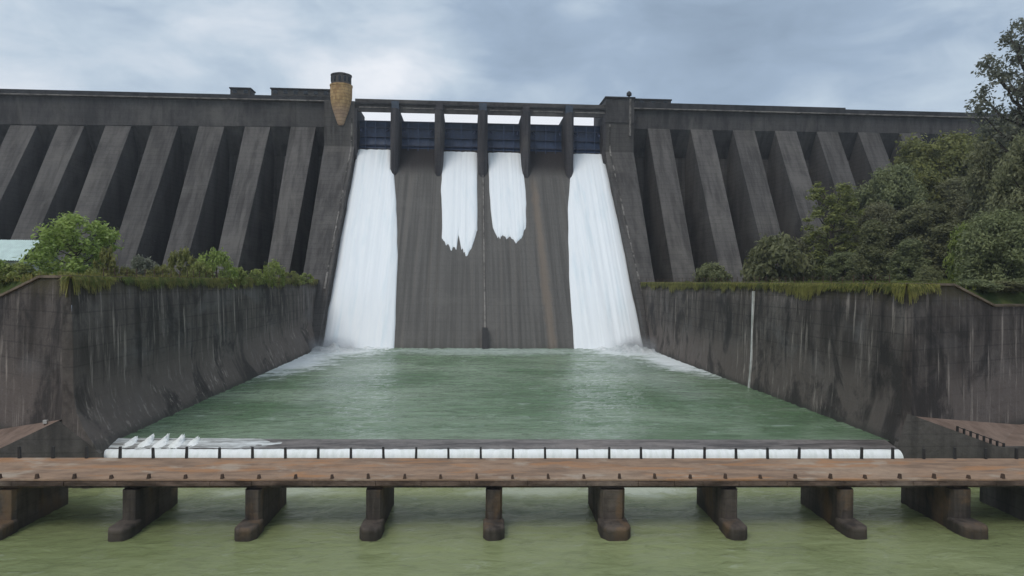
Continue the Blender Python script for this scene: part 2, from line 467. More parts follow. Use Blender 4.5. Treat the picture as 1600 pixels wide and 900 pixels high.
def foliage(name, a, b, c3, sc_=.35):
    t = NT(name)
    n1 = t.noise((1, 1, 1), sc_, 4, .6)
    n2 = t.noise((1, 1, 1), 3.1, 2, .6, 0, (4, 4, 4))
    inf = t.n('ShaderNodeObjectInfo')
    c = t.mix(t.ramp(n1, .36, .64), a, b)
    c = t.mix(t.math('MULTIPLY', t.ramp(n2, .5, .7), .7), c, c3)
    hs = t.n('ShaderNodeHueSaturation')
    t.L(c, hs.inputs['Color'])
    t.L(t.math('ADD', .485, t.math('MULTIPLY', inf.outputs['Random'], .03)), hs.inputs['Hue'])
    t.L(t.math('ADD', .8, t.math('MULTIPLY', inf.outputs['Random'], .4)), hs.inputs['Value'])
    tr = t.n('ShaderNodeBsdfTranslucent'); t.L(hs.outputs[0], tr.inputs[0])
    ms = t.n('ShaderNodeMixShader'); ms.inputs[0].default_value = .4
    t.L(t.b.outputs[0], ms.inputs[1]); t.L(tr.outputs[0], ms.inputs[2])
    t.L(ms.outputs[0], t.t.nodes['Material Output'].inputs[0])
    return t.done(hs.outputs[0], .6, None, .3)
M['leaf_bright'] = foliage('bright_leaves', (.21, .28, .06), (.36, .43, .12), (.44, .49, .24))
M['leaf_dark'] = foliage('dark_leaves', (.165, .18, .085), (.245, .255, .115), (.29, .30, .15))
M['leaf_olive'] = foliage('olive_leaves', (.17, .19, .06), (.27, .28, .085), (.31, .31, .12))
M['leaf_brown'] = foliage('brownish_olive_leaves', (.165, .165, .085), (.245, .24, .125), (.285, .27, .16))
M['leaf_grey'] = foliage('grey_green_leaves', (.17, .185, .13), (.25, .255, .19), (.30, .30, .24))
M['grass_dry'] = foliage('yellowing_grass', (.22, .195, .05), (.34, .30, .085), (.33, .24, .10), .6)
M['scrub'] = foliage('olive_scrub', (.20, .225, .065), (.32, .335, .105), (.38, .36, .16), .6)
M['grass_green'] = foliage('fresh_grass', (.13, .16, .035), (.20, .23, .05), (.25, .23, .07), .6)
M['bark'] = concrete('bark', (.05, .04, .03), (.10, .08, .065), (.15, .13, .11), st=(2, 2, .4), lift=0)
t = NT('grassy_ground')
n1 = t.noise((1, 1, 1), .12, 6, .65); n2 = t.noise((1, 1, 1), 1.4, 5, .7, 0, (3, 3, 3))
c = t.mix(t.ramp(n1, .4, .62), (.05, .075, .022), (.10, .12, .035))
c = t.mix(t.math('MULTIPLY', t.ramp(n2, .5, .7), .6), c, (.13, .11, .05))
M['ground'] = t.done(c, .95, t.bump(n2, .8, .3), .1)

# ------------------------------------------------------------------ terrain and water
def sstep(a, b, x):
    t_ = max(0.0, min(1.0, (x - a) / (b - a))); return t_ * t_ * (3 - 2 * t_)
XL, XR = -43.7, 52.5                           # upper channel walls
YW = 79.0                                      # corner where the walls turn into wings
WL = at(0, 665, Y=90); WR = at(1600, 671, Y=90)
DL = np.array([WL[0] - XL, WL[1] - YW]); DR = np.array([WR[0] - XR, WR[1] - YW])
def ground_z(x, y):
    b = -0.5
    if x > 0:
        b += 30 * sstep(92, 200, x) * sstep(118, 215, y) + 6 * sstep(75, 130, x) * sstep(85, 130, y) * .5
    else:
        b += 14 * sstep(150, 320, -x) * sstep(120, 230, y)
        b -= 1.2 * sstep(62, 54, -x) * sstep(100, 85, y) * 0
    return b + .25 * math.sin(x * .31) * math.sin(y * .27)
def wing_y(x):
    if x < 0: return YW + 1 + DL[1] * (XL - x) / -DL[0]
    return YW + 1 + DR[1] * (x - XR) / DR[0]
mb = MB()
for side in (-1, 1):
    xs = np.concatenate([np.linspace(46.2, 130, 44), np.linspace(136, 420, 40)]) if side < 0 else np.concatenate([np.linspace(55.6, 140, 44), np.linspace(146, 480, 40)])
    P = []
    for xx in xs:
        x = side * xx; ya = wing_y(x)
        yb = 300 if xx > 230 else 262
        row = []
        for j in range(56):
            y = ya + (max(yb, ya + 1) - ya) * j / 55
            row.append((x, y, ground_z(x, y) - (4.0 if j == 0 else 0)))
        P.append(row)
    mb.grid(P)
gr = mb.build('ground', M['ground'], smooth=True)
tag(gr, kind='structure')
# muddy berms outside the low wing walls, and the river banks beyond them
E_L = [(-45.2, YW + .3, -16.0), (-53.2, YW + .3, -19.95), (-120, YW + .6, -20.1)]
E_R = [(XR + .6, YW + .3, -15.6), (65.0, YW + .3, -19.8), (130, YW + .6, -20.1)]
def berm(name, E, Wd, x0, sgn):
    W = [(x0, YW + .32, -15.58), (x0 + Wd[0], YW + Wd[1], (-19.2)), (x0 + 5 * Wd[0], YW + 5 * Wd[1], -20.0)]
    P = []
    for k in range(13):
        a = k / 6
        i = min(int(a), 1); b = a - i
        pe = np.array(E[i]) * (1 - b) + np.array(E[i + 1]) * b
        pw = np.array(W[i]) * (1 - b) + np.array(W[i + 1]) * b
        P.append([tuple(pe * (1 - q / 5) + pw * (q / 5)) for q in range(6)])
    o = MB().grid(P).build(name, M['mud'])
    return tag(o, kind='structure')
berm('earth_ramp', E_L, DL, XL, -1)
berm('earth_ramp', E_R, DR, XR - .6, 1)
for sgn, xa in ((-1, 56), (1, 64.0)):
    P = []
    for i in range(24):
        xx = xa + (i / 23) ** 1.6 * 300
        P.append([(sgn * xx, y, -24.8 + 5.0 * sstep(0, 9, xx - xa + 1.2 * math.sin(y * .4)) - (0 if y < 79 else .3)) for y in np.linspace(-120, 79.2, 60)])
    tag(MB().grid(P).build('river_bank', M['mud'], smooth=True), kind='structure')
tag(MB().grid([[(-500, -400, -30), (-500, 400, -30)], [(500, -400, -30), (500, 400, -30)]]).build('river_bed', M['mud']), kind='structure')
ZP, ZR = -19.2, -23.95
def vnoise(X, Y, seed):
    i, j = np.floor(X), np.floor(Y); fx, fy = X - i, Y - j
    fx = fx * fx * (3 - 2 * fx); fy = fy * fy * (3 - 2 * fy)
    h = lambda a, b: np.modf(np.abs(np.sin(a * 127.1 + b * 311.7 + seed * 74.7) * 43758.5453))[0]
    return (h(i, j) * (1 - fx) + h(i + 1, j) * fx) * (1 - fy) + (h(i, j + 1) * (1 - fx) + h(i + 1, j + 1) * fx) * fy
def sheet(name, xs, ys, z0, amp, lx, ly, mat, fade=None):
    X, Y = np.meshgrid(xs, ys, indexing='ij')
    H = 0
    for o_ in range(4):
        n_ = vnoise(X / lx * 2 ** o_ + 3 * vnoise(X / lx, Y / ly, 50 + o_), Y / ly * 2 ** o_, o_ + 1)
        H = H + (1 - np.abs(2 * n_ - 1)) * .6 ** o_
    if name == 'pool_water': Y = Y - .0323 * (X + 41) * (206 - Y) / (206 - 83.6)     # the weir runs slightly askew
    Z = z0 + amp * (H - 1.1) * (fade(X, Y) if fade else 1)
    V = np.stack([X, Y, Z], -1).reshape(-1, 3)
    ni, nj = X.shape
    I = (np.arange(ni - 1)[:, None] * nj + np.arange(nj - 1)[None, :]).ravel()
    Fq = np.stack([I, I + nj, I + nj + 1, I + 1], 1)
    me = bpy.data.meshes.new(name)
    me.vertices.add(len(V)); me.vertices.foreach_set('co', V.ravel())
    me.loops.add(Fq.size); me.loops.foreach_set('vertex_index', Fq.ravel())
    me.polygons.add(len(Fq)); me.polygons.foreach_set('loop_start', np.arange(len(Fq)) * 4); me.polygons.foreach_set('loop_total', np.full(len(Fq), 4))
    me.polygons.foreach_set('use_smooth', np.ones(len(Fq), bool))
    me.update(); me.validate(); me.materials.append(mat)
    o = bpy.data.objects.new(name, me); col.objects.link(o)
    return tag(o, kind='structure')
sheet('pool_water', np.linspace(-46, 56, 260), np.linspace(83.6, 206, 330), ZP, .16, 4.4, 1.8, M['pool'], lambda X, Y: np.clip((Y - 83.6) / 6, .05, 1) * (1 + 1.2 * np.clip((Y - 165) / 25, 0, 1)))
rx = np.concatenate([np.linspace(-400, -80, 20), np.linspace(-78, 88, 380), np.linspace(90, 400, 20)])
ry = np.concatenate([np.linspace(-300, 38, 20), np.linspace(39, 80.2, 150)])
sheet('river_water', rx, ry, ZR + .45, .09, 2.6, 1.6, M['river'], lambda X, Y: 1 + 1.2 * np.clip((Y - 68) / 8, 0, 1))

# ------------------------------------------------------------------ the dam
def YC(z): return 194 + (z + 19.2) * .846      # chute face
dam = empty('dam', (5, 230, -19))
tag(dam, 'huge dark concrete dam with sloping buttresses and a six bay gated spillway', 'dam')
# head wall along the crest, left and right of the spillway
ZB_L, ZB_R = 56.0, 58.6
mb = MB()
mb.hexa([(-330, 255, 52.0), (-50.8, 255, ZB_L + .2), (-50.8, 275, ZB_L - 3), (-330, 275, 50), (-330, 255, 64.2), (-50.8, 255, 65.2), (-50.8, 275, 65.2), (-330, 275, 64.2)])
mb.hexa([(-330, 261.2, 44), (-50.8, 261.2, 46), (-50.8, 262, 46), (-330, 262, 44), (-330, 255.01, 52.1), (-50.8, 255.01, ZB_L + .3), (-50.8, 262, ZB_L + .3), (-330, 262, 52.1)])
mb.build('head_wall', M['crest'], dam)
mb = MB()
mb.hexa([(60.0, 255, ZB_R - .5), (360, 255, ZB_R + 1.5), (360, 275, ZB_R), (60.0, 275, ZB_R - 3), (60.0, 255, 65.4), (360, 255, 65.0), (360, 275, 65.0), (60.0, 275, 65.4)])
mb.hexa([(60.0, 261.2, 48), (360, 261.2, 50), (360, 262, 50), (60.0, 262, 48), (60.0, 255.01, ZB_R - .4), (360, 255.01, ZB_R + 1.6), (360, 262, ZB_R + 1.6), (60.0, 262, ZB_R - .4)])
mb.build('head_wall', M['crest'], dam)
# road slab lip (pale line) and dark parapet
for (xa, xb, za, zb) in ((-330, -50.8, 64.2, 65.2), (60, 360, 65.4, 65.0)):
    MB().hexa([(xa, 253.6, za), (xb, 253.6, zb), (xb, 275, zb), (xa, 275, za), (xa, 253.6, za + .4), (xb, 253.6, zb + .4), (xb, 275, zb + .4), (xa, 275, za + .4)]).build('road_slab', M['pale_concrete'], dam)
MB().hexa([(-330, 254, 64.61), (-50.8, 254, 65.61), (-50.8, 254.5, 65.61), (-330, 254.5, 64.61), (-330, 254, 66.5), (-50.8, 254, 67.0), (-50.8, 254.5, 67.0), (-330, 254.5, 66.5)]).build('parapet', M['parapet'], dam)
MB().box(60.3, 144.5, 254, 254.5, 65.7, 67.9).build('parapet', M['parapet'], dam)
MB().box(144.5, 360, 254, 254.5, 65.3, 67.3).build('parapet', M['parapet'], dam)
# body behind the buttresses
MB().hexa([(-330, 261, -10), (-50.5, 261, -10), (-50.5, 275, -10), (-330, 275, -10), (-330, 261, 52), (-50.5, 261, 54), (-50.5, 275, 54), (-330, 275, 52)]).build('web_wall', M['dam'], dam)
MB().hexa([(59.8, 261, -10), (360, 261, -10), (360, 275, -10), (59.8, 275, -10), (59.8, 261, 57.5), (360, 261, 59.5), (360, 275, 59.5), (59.8, 275, 57.5)]).build('web_wall', M['dam'], dam)
# buttresses
YB0 = 221                                       # buttress face at z = 0
def buttress(xc, wt, wb, ztop):
    zb = -8
    k = (255.2 - YB0) / ztop
    yb = 255.2 - k * (ztop - zb)
    sl = lambda w_, y, z: [(xc - w_ / 2, y, z), (xc + w_ / 2, y, z)]
    mb = MB()
    mb.hexa([(xc - wb / 2, yb, zb), (xc + wb / 2, yb, zb), (xc + wb / 2, 262, zb), (xc - wb / 2, 262, zb),
             (xc - wt / 2, 255.2, ztop), (xc + wt / 2, 255.2, ztop), (xc + wt / 2, 262, ztop), (xc - wt / 2, 262, ztop)])
    mb.build('buttress', M['dam'], dam, origin=(xc, YB0, 0))
for i in range(12):
    buttress(-60.4 - 16.35 * i, 9.0, 6.8, ZB_L + .15 - .02 * i * 16)
for i in range(14):
    buttress(71.9 + 16.5 * i, 8.4, 7.8, ZB_R + .1 + .006 * i * 16)
# spillway end blocks with the training walls proud of the chute
ZK, YK = 47.5, 246.2                            # above ZK the block fronts stand vertical at YK
def endblock(xa_top, xa_bot, xb_top, xb_bot):
    z0 = -27
    y0 = YC(z0) - 4.2
    mb = MB()
    mb.hexa([(xa_bot, y0, z0), (xb_bot, y0, z0), (xb_bot, 270, z0), (xa_bot, 270, z0), (xa_top, YK, ZK), (xb_top, YK, ZK), (xb_top, 270, ZK), (xa_top, 270, ZK)])
    mb.box(xa_top, xb_top, YK, 270, ZK, 58.2)
    return mb
endblock(-51.0, -47.6, -40.4, -41.0).build('end_block', M['dam'], dam)
endblock(49.8, 51.6, 60.2, 55.8).build('end_block', M['dam'], dam)
MB().box(-51.0, -40.4, YK, 270, 58.2, 63.6).build('end_tower', M['dam'], dam)
MB().box(49.8, 60.2, YK - .3, 270, 58.2, 67.0).build('end_tower', M['crest'], dam)
MB().box(49.4, 60.5, YK - .8, 270, 67.0, 67.5).build('tower_cornice', M['parapet'], dam)
# pale broken coping down the outer rims of the training walls
for (xt, xb, wd) in ((-41.6, -42.3, .55), (51.0, 52.9, .55)):
    mb = MB(); rnd = random.Random(5 if xt < 0 else 6)
    zs = [57.5 - 1.5 * k for k in range(41)]
    wds = [wd * rnd.uniform(.45, 1.1) for _ in zs]
    ring = []
    for zz, s_ in zip(zs, wds):
        xx = xb + (xt - xb) * (zz + 20) / 78; y = min(YC(zz) - 4.2, YK)
        ring.append([(xx, y + .3, zz), (xx, y - .25, zz), (xx + s_, y - .25, zz), (xx + s_, y + .3, zz)])
    mb.grid(ring)
    mb.build('rim_coping', M['rim'], dam, recalc=False)
# chute face
mb = MB()
poly = [(252.6, 48.9), (251.6, 48.4), (250.0, 47.0)]
for z in (40, 30, 20, 10, 0, -10, -19.2, -28): poly.append((YC(z), z))
poly += [(270, -28), (270, 48.9)]
mb.prism(poly, -41.2, 51.9)
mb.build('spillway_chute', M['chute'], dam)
# divide wall down the middle and its dark foot
MB().hexa([(5.0, YC(-19.6) - .55, -19.6), (5.5, YC(-19.6) - .55, -19.6), (5.5, YC(-19.6) + 1, -19.6), (5.0, YC(-19.6) + 1, -19.6),
           (5.05, YC(38) - .55, 38), (5.45, YC(38) - .55, 38), (5.45, YC(38) + 1, 38), (5.05, YC(38) + 1, 38)]).build('divide_wall', M['pale_concrete'], dam)
MB().hexa([(4.3, 191.6, -20.5), (6.1, 191.6, -20.5), (6.1, 198, -20.5), (4.3, 198, -20.5), (4.5, 195.0, -13.4), (5.9, 195.0, -13.4), (5.9, 200, -13.4), (4.5, 200, -13.4)]).build('divide_wall_foot', M['black'], dam)
# gate piers
PX = [5.1 + 15.55 * k for k in (-2, -1, 0, 1, 2)]
for k, px in enumerate(PX):
    wd = 1.75 if k == 2 else 1.6
    mb = MB()
    nose = [(px - wd, 245), (px - wd * .8, 242.4), (px - wd * .3, 241.3), (px + wd * .3, 241.3), (px + wd * .8, 242.4), (px + wd, 245), (px + wd, 262), (px - wd, 262)]
    mb.zprism(nose, 36.0, 60.4)
    o = mb.build('gate_pier', M['gate_pier'], dam, origin=(px, 250, 47))
    MB().box(px - wd * .8, px + wd * .8, 244.6, 246.68, 60.4, 63.6).build('bearing_pedestal', M['steel_blue'] if k % 2 == 0 else M['gate_pier'], o)
# side guides against the end blocks
MB().box(-40.5, -39.6, 246, 262, 43, 61).build('gate_guide', M['gate_pier'], dam)
MB().box(48.9, 49.9, 246, 262, 43, 61).build('gate_guide', M['gate_pier'], dam)
# bridge over the gates: front beam, thin deck, parapet band
MB().box(-40.39, 49.79, 247.2, 248.2, 60.3, 62.9).build('crest_beam', M['crest'], dam)
MB().box(-40.39, 49.79, 246.7, 255.0, 62.9, 63.4).build('crest_bridge_deck', M['parapet'], dam)
MB().box(-40.39, 49.79, 246.9, 247.4, 63.4, 64.7).build('crest_bridge_parapet', M['crest'], dam)
mb = MB()
for k in range(6):
    a = -39 + 15.55 * k; mb.box(a, a + 11, 247.0, 247.25, 61.6, 61.95)
mb.build('beam_ledge', M['pale_concrete'], dam)
# radial gates
GX = [-39.6] + [p + 1.6 for p in PX]; GX2 = [p - 1.6 for p in PX] + [48.9]
for k in range(6):
    xa, xb = GX[k] + .15, GX2[k] - .15
    z0, z1 = (46.9 if k in (0, 2, 3, 5) else 46.7), 58.0
    P = []
    for i in range(13):
        a = i / 12
        z = z0 + (z1 - z0) * a
        y = 250.6 + 1.6 * math.sin(a * math.pi) * .9 + 1.0 * a
        P.append([(xa, y, z), (xb, y, z)])
    mb = MB(); mb.grid(P)
    mb.grid([[(q[0], q[1] + .25, q[2]) for q in r_] for r_ in P])
    mb.box(xa, xb, 251.5, 251.9, z1 - .05, z1 + .12)
    g = mb.build('spillway_gate', M['gate'], dam, origin=((xa + xb) / 2, 251, 52), smooth=True, recalc=False)
    for (zz, hh) in ((49.0, .5), (52.2, .35), (55.6, .35), (57.7, .3)):
        a = (zz - z0) / (z1 - z0); y = 250.6 + 1.44 * math.sin(a * math.pi) + a
        MB().box(xa + .02, xb - .02, y - .75, y - .02, zz, zz + hh).build('girder', M['gate_rib'], g)
    for q in (0.2, .5, .8):
        xx = xa + (xb - xa) * q
        MB().box(xx - .16, xx + .16, 250.25, 250.55, z0 + .4, z1 - .3).build('rib', M['gate'], g)
    for xx in (xa + .9, xb - .9):
        MB().tube([(xx, 251.0, 55.0), (xx + (.6 if xx < (xa + xb) / 2 else -.6), 244.5, 52.5)], [.3, .3], 6).build('gate_arm', M['gate_rib'], g)
# turret, crest cabins, lamp
tu = empty('turret', (-45.2, 246.6, 55))
tag(tu, 'round ochre masonry turret with dark cap, corbelled to a point beside the spillway', 'turret')
MB().lathe([(.9, 54.9), (1.3, 55.6), (2.1, 58.0), (3.0, 60.6), (3.6, 63.2), (3.8, 65.0), (3.85, 68.5), (4.0, 68.6), (4.0, 69.1), (3.8, 69.2)], -45.2, 246.6).build('turret_body', M['ochre'], tu, smooth=False)
MB().lathe([(3.5, 69.2), (3.5, 72.2), (3.7, 72.3), (3.7, 72.7), (2.0, 73.3), (.3, 73.5)], -45.2, 246.6).build('turret_cap', M['crest'], tu)
for a in (-150, -120, -90, -60, -30):
    ca, sa = math.cos(R(a)), math.sin(R(a))
    MB().tube([(-45.2 + 3.48 * ca, 246.6 + 3.48 * sa, 69.9), (-45.2 + 3.5 * ca, 246.6 + 3.5 * sa, 71.6)], [.4, .4], 6).build('window', M['glass'], tu)
def cabin(name, label, cat, u0_, u1_, v0, Y0, zbase, depth, windows):
    a, b = at(u0_, v0, Y=Y0), at(u1_, v0, Y=Y0)
    x0_, x1_, zt = a[0], b[0], (a[2] + b[2]) / 2
    o = empty(name, ((x0_ + x1_) / 2, Y0 + depth / 2, zbase))
    tag(o, label, cat)
    MB().box(x0_ + .3, x1_ - .3, Y0 + .3, Y0 + depth - .3, zbase, zt - .45).build('wall', M['cabin'], o)
    MB().box(x0_, x1_, Y0 - .1, Y0 + depth, zt - .45, zt).build('roof', M['parapet'], o)
    for q in range(windows):
        xx = x0_ + (x1_ - x0_) * (q + .5) / windows
        wf = MB().box(xx - .7, xx + .7, Y0 + .16, Y0 + .296, zt - 2.0, zt - .8).build('window', M['steel_blue'], o)
        MB().box(xx - .6, xx + .6, Y0 + .12, Y0 + .157, zt - 1.9, zt - .9).build('pane', M['glass'], wf)
    return o
cabin('crest_cabin', 'small dark flat roofed hut alone on the dam crest left of the turret', 'hut', 358, 392, 136.5, 258, 65.62, 6, 2)
cabin('crest_building', 'long low dark building on the dam crest touching the ochre turret', 'building', 422, 517, 138, 257, 65.62, 9, 6)
cabin('crest_building', 'low dark building on the crest at the right end of the spillway', 'building', 993, 1050, 154.5, 257, 65.82, 9, 3)
p = at(983, 144, Y=247.5)
lp = empty('crest_lamp', (p[0], 247.5, 67.5))
tag(lp, 'small dark lamp on a short post above the right spillway tower', 'lamp')
MB().tube([(p[0], 247.5, 67.4), (p[0], 247.5, 68.4)], [.4, .3], 8).build('post', M['dark'], lp)
MB().lathe([(.5, 68.3), (.95, 68.5), (.95, 69.4), (.6, 69.8), (.1, 70.2)], p[0], 247.5, 10).build('lamp_head', M['dark'], lp)
pa, pb = at(985, 154, Y=245.7), at(984, 212, Y=245.7)
tag(MB().box(pa[0] - .35, pa[0] + .35, 245.55, 246.3, pb[2], 66.9).build('drain_pipe', M['pale_concrete'], origin=(pa[0], 246, pb[2])), 'pale vertical drain pipe on the right spillway tower below the lamp', 'pipe')

# ------------------------------------------------------------------ white water down the chute
def on_chute(u, v):
    d = fw + RT * (u - 800) / FPX + UP * (450 - v) / FPX
    t_ = (194 + 19.2 * .846) / (d[1] - .846 * d[2])
    return d * t_
def noise1(x, seed=0):
    i = math.floor(x); f_ = x - i; f_ = f_ * f_ * (3 - 2 * f_)
    g = lambda k: (math.sin(k * 127.1 + seed * 311.7) * 43758.5453) % 1
    return g(i) * (1 - f_) + g(i + 1) * f_
def fall(left, right, bottom, label, seed, thick=.8, to_pool=False):
    L_ = [on_chute(*q) for q in left]; Rr = [on_chute(*q) for q in right]; B = [on_chute(*q) for q in bottom] if bottom else None
    li = lambda pts, z: float(np.interp(z, [q[2] for q in pts][::-1], [q[0] for q in pts][::-1]))
    ztop = 46.7
    ns, ntt = 72, 150
    P = []
    for j in range(ntt + 1):
        row = []
        for i in range(ns + 1):
            s = i / ns
            if B: 
                xa = li(L_, 20) + (li(Rr, 20) - li(L_, 20)) * s
                zb = float(np.interp(xa, [q[0] for q in B], [q[2] for q in B])) + 1.4 * (noise1(xa * 1.1, seed) - .5) + 1.2 * (noise1(xa * 2.6, seed + 3) - .5)
            else: zb = -19.6
            a = j / ntt
            z = ztop + (zb - ztop) * a
            xl, xr = li(L_, z), li(Rr, z)
            wob = .35 * (noise1(z * .22, seed + 5) - .5) * min(1, a * 3)
            x = (xl + wob) + (xr + .35 * (noise1(z * .25, seed + 8) - .5) * min(1, a * 3) - xl - wob) * s
            edge = min(1, min(s, 1 - s) * 9)
            edge = math.sqrt(edge)
            th = thick * edge * (.8 + .35 * noise1(x * .6 + .04 * z, seed + 1))
            th += .10 * edge * (noise1(x * 2.2, seed + 2) - .5) + .25 * edge * (noise1(x * .9 + 50, seed + 4) - .5) * (noise1(z * .2 + x * .3, seed) + .2)
            if B: th *= min(1, (1 - a) * 10) ** .6
            th = th - (.15 if edge < .3 or (B and a > .985) else 0)
            if False: th += 1.3 * sstep(-8, -19.5, z) * edge * noise1(x * .7, seed + 9)
            row.append((x, YC(z) - th * .763 + (-.5 if j == 0 else 0) * 0, z + th * .646))
        P.append(row)
    o = MB().grid(P).build('waterfall', M['falls'], origin=(P[0][ns // 2][0], 230, 20), smooth=True, recalc=False)
    return tag(o, label, 'waterfall', 'white water sheets down the spillway')
fall([(559, 234), (557, 240), (540, 330), (520, 440), (502, 548)], [(613, 234), (613, 240), (620, 320), (622, 400), (617, 548)], None, 'full height white waterfall down the chute along the left training wall', 1, to_pool=True)
fall([(690, 234), (690, 237), (689, 300), (690, 372), (692, 420)], [(747, 234), (746, 237), (747, 330), (745, 372), (742, 420)],
     [(688, 372), (695, 386), (703, 390), (712, 394), (716, 368), (720, 392), (729, 402), (737, 392), (745, 366)], 'short white waterfall with forked ragged lower end, left of the divide wall', 2, .55)
fall([(762, 236), (762, 240), (766, 330), (772, 374), (775, 420)], [(816, 236), (816, 240), (823, 320), (822, 372), (821, 420)],
     [(766, 352), (775, 372), (785, 374), (795, 371), (808, 379), (817, 374), (823, 360)], 'short white waterfall with blunt lower end, right of the divide wall', 3, .55)
fall([(893, 237), (893, 242), (887, 330), (889, 430), (897, 548)], [(942, 237), (943, 242), (965, 340), (985, 440), (1007, 548)], None, 'full height white waterfall down the chute along the right training wall', 4, to_pool=True)

# churned foam where the falls meet the pool
def foam_patch(cx, cy, rx, ry, h, seed, n=70):
    P = []
    for i in range(n + 1):
        row = []
        for j in range(n + 1):
            a, b = 2 * i / n - 1, 2 * j / n - 1
            r_ = math.hypot(a, b)
            x, y = cx + a * rx, cy + b * ry
            q = .35 + .65 * noise1(x * .7 + 2 * noise1(y * .4, seed), seed) * noise1(y * .8 + 2 * noise1(x * .5, seed + 2), seed + 1)
            z = ZP - .25 + h * (q * 2.2) * max(0, 1 - r_ * r_) - .3 * r_
            row.append((x, y, z))
        P.append(row)
    o = MB().grid(P).build('foam', M['foam'], smooth=True)
    return tag(o, kind='stuff')
foam_patch(-36, 188.5, 9, 8, 1.5, 1); foam_patch(-27, 192.5, 9, 2.6, .7, 2)
foam_patch(47, 188.5, 9, 8, 1.7, 3); foam_patch(38, 192.5, 9, 2.6, .7, 4)

# ------------------------------------------------------------------ channel walls
def lerp(a, b, t_): return tuple(np.array(a) * (1 - t_) + np.array(b) * t_)
def channel_wall(side):
    x0 = XL if side < 0 else XR
    xf = -40.9 if side < 0 else 52.0
    D = DL if side < 0 else DR
    s = side
    root = empty('retaining_wall', (x0, 140, ZP))
    tag(root, 'long streaked dark concrete retaining wall along the %s bank of the stilling pool' % ('left' if side < 0 else 'right'), 'retaining wall', 'retaining walls of the stilling pool')
    Yend = 212
    z15 = -14.6 if side > 0 else -13.8
    mb = MB()
    kD = abs(D[1] / D[0])
    span = abs(x0 - xf)
    prof = [(s * .35, -.02), (s * .2, -4.0), (s * .02, -8.5), (-s * .02, -12.6), (-s * .10 * span, -14.9), (-s * .40 * span, -16.9), (-s * .82 * span, -18.8), (-s * span, -20.2), (-s * span * 1.02, -27.5)]
    P = []
    for q in range(61):
        y = YW + (Yend - YW) * q / 60
        row = [(x0 + s * 1.0, y + (kD if q == 0 else 0), -.02)]
        for dx, zz in prof:
            zs_ = zz if zz > -9 or zz < -19 else zz + (2.4 if side < 0 else 1.0) * q / 60 * (1 if zz > -18 else .3)
            row.append((x0 + dx + .05 * (noise1(y * .21 + zz, 3) - .5), y + (.2 if q == 0 and zz > -1 else 0), zs_))
        P.append(row)
    mb = MB().grid(P)
    kcap = len(mb.v)
    cap = [(p_[0], YW + .004, p_[2]) for p_ in P[0][1:]] + [(x0 + s * 1.2, YW + .004, -27.5), (x0 + s * 1.2, YW + .004, -2.0)]
    mb.v += [tuple(map(float, q)) for q in cap]; mb.f.append(tuple(range(kcap, kcap + len(cap))))
    mb.build('upper_wall', M['wall'], root, smooth=True)
    # coping
    MB().hexa([(x0 + s * .25, YW, -.02), (x0 + s * 2.4, YW + 2.4 * kD, -.02), (x0 + s * 2.4, 208, -.02), (x0 + s * .25, 208, -.02),
               (x0 + s * .25, YW, .26), (x0 + s * 2.4, YW + 2.4 * kD, .26), (x0 + s * 2.4, 208, .26), (x0 + s * .25, 208, .26)]).build('coping', M['coping'], root)
    # wing wall turning away from the channel; its top is level, then steps down a slope
    if side < 0: uf = (60, 0)
    else: uf = (1492, 1556)
    def along(u):                               # fraction along the wing whose vertical plane is seen at u
        best = 0
        for q in np.linspace(0, 3, 3001):
            p = np.array([x0 + D[0] * q, YW + D[1] * q, -1.0])
            d = p @ fw
            uu = 800 + FPX * (p @ RT) / d
            if (uu - u) * s >= 0: best = q; break
        return best
    qa, qb = along(uf[0]), along(uf[1])
    if side < 0: zdrop = at(0, 463, Y=YW + D[1] * qb)[2]
    else: zdrop = at(1556, 479, Y=YW + D[1] * qb)[2]
    nrm = np.array([-D[1], D[0]]) / math.hypot(*D) * (-s)    # outward, away from the viewer
    if nrm[1] < 0: nrm = -nrm
    pts = [(0, 0.0), (qa, 0.0), (qb, zdrop), (6, zdrop - .6)]
    mb = MB(); mc = MB()
    for (q0, z0), (q1, z1) in zip(pts[:-1], pts[1:]):
        a = np.array([x0 + s * .02 + D[0] * q0, YW + D[1] * q0]); b = np.array([x0 + s * .02 + D[0] * q1, YW + D[1] * q1])
        th = 2.0
        first = q0 == 0
        ab = np.array([x0 + s * .95, YW + .95 * kD + .4]) if first else a + nrm * th          # mitred into the channel wall
        af = np.array([x0 + s * .37, YW + .21]) if first else a + nrm * .3
        ac = np.array([x0 + s * .25, YW + .01]) if first else a + nrm * .05
        acb = np.array([x0 + s * 1.0, YW + kD + .6]) if first else a + nrm * 2.2
        mb.hexa([(*a, -26), (*b, -26), (*(b + nrm * th), -26), (*ab, -26), (*af, z0 - .02), (*(b + nrm * .3), z1 - .02), (*(b + nrm * th), z1 - .02), (*ab, z0 - .02)])
        mc.hexa([(*ac, z0 - .02), (*(b + nrm * .05), z1 - .02), (*(b + nrm * 2.2), z1 - .02), (*acb, z0 - .02), (*ac, z0 + .27), (*(b + nrm * .05), z1 + .27), (*(b + nrm * 2.2), z1 + .27), (*acb, z0 + .27)])
    mb.build('wing_wall', M['wall'], root)
    mc.build('wing_coping', M['coping'], root)
    # low wing face beside the weir, sloping down to the bridge
    E = E_L if side < 0 else E_R
    mb = MB()
    a, b, c_ = E
    mb.hexa([(xf - s * .2, YW - .1, -28), (a[0], YW - .1, -28), (a[0], YW + .6, -28), (xf - s * .2, YW + .6, -28),
             (xf - s * .1, YW - .1, -19.6), (a[0], YW - .1, a[2]), (a[0], YW + .6, a[2]), (xf - s * .1, YW + .6, -19.6)])
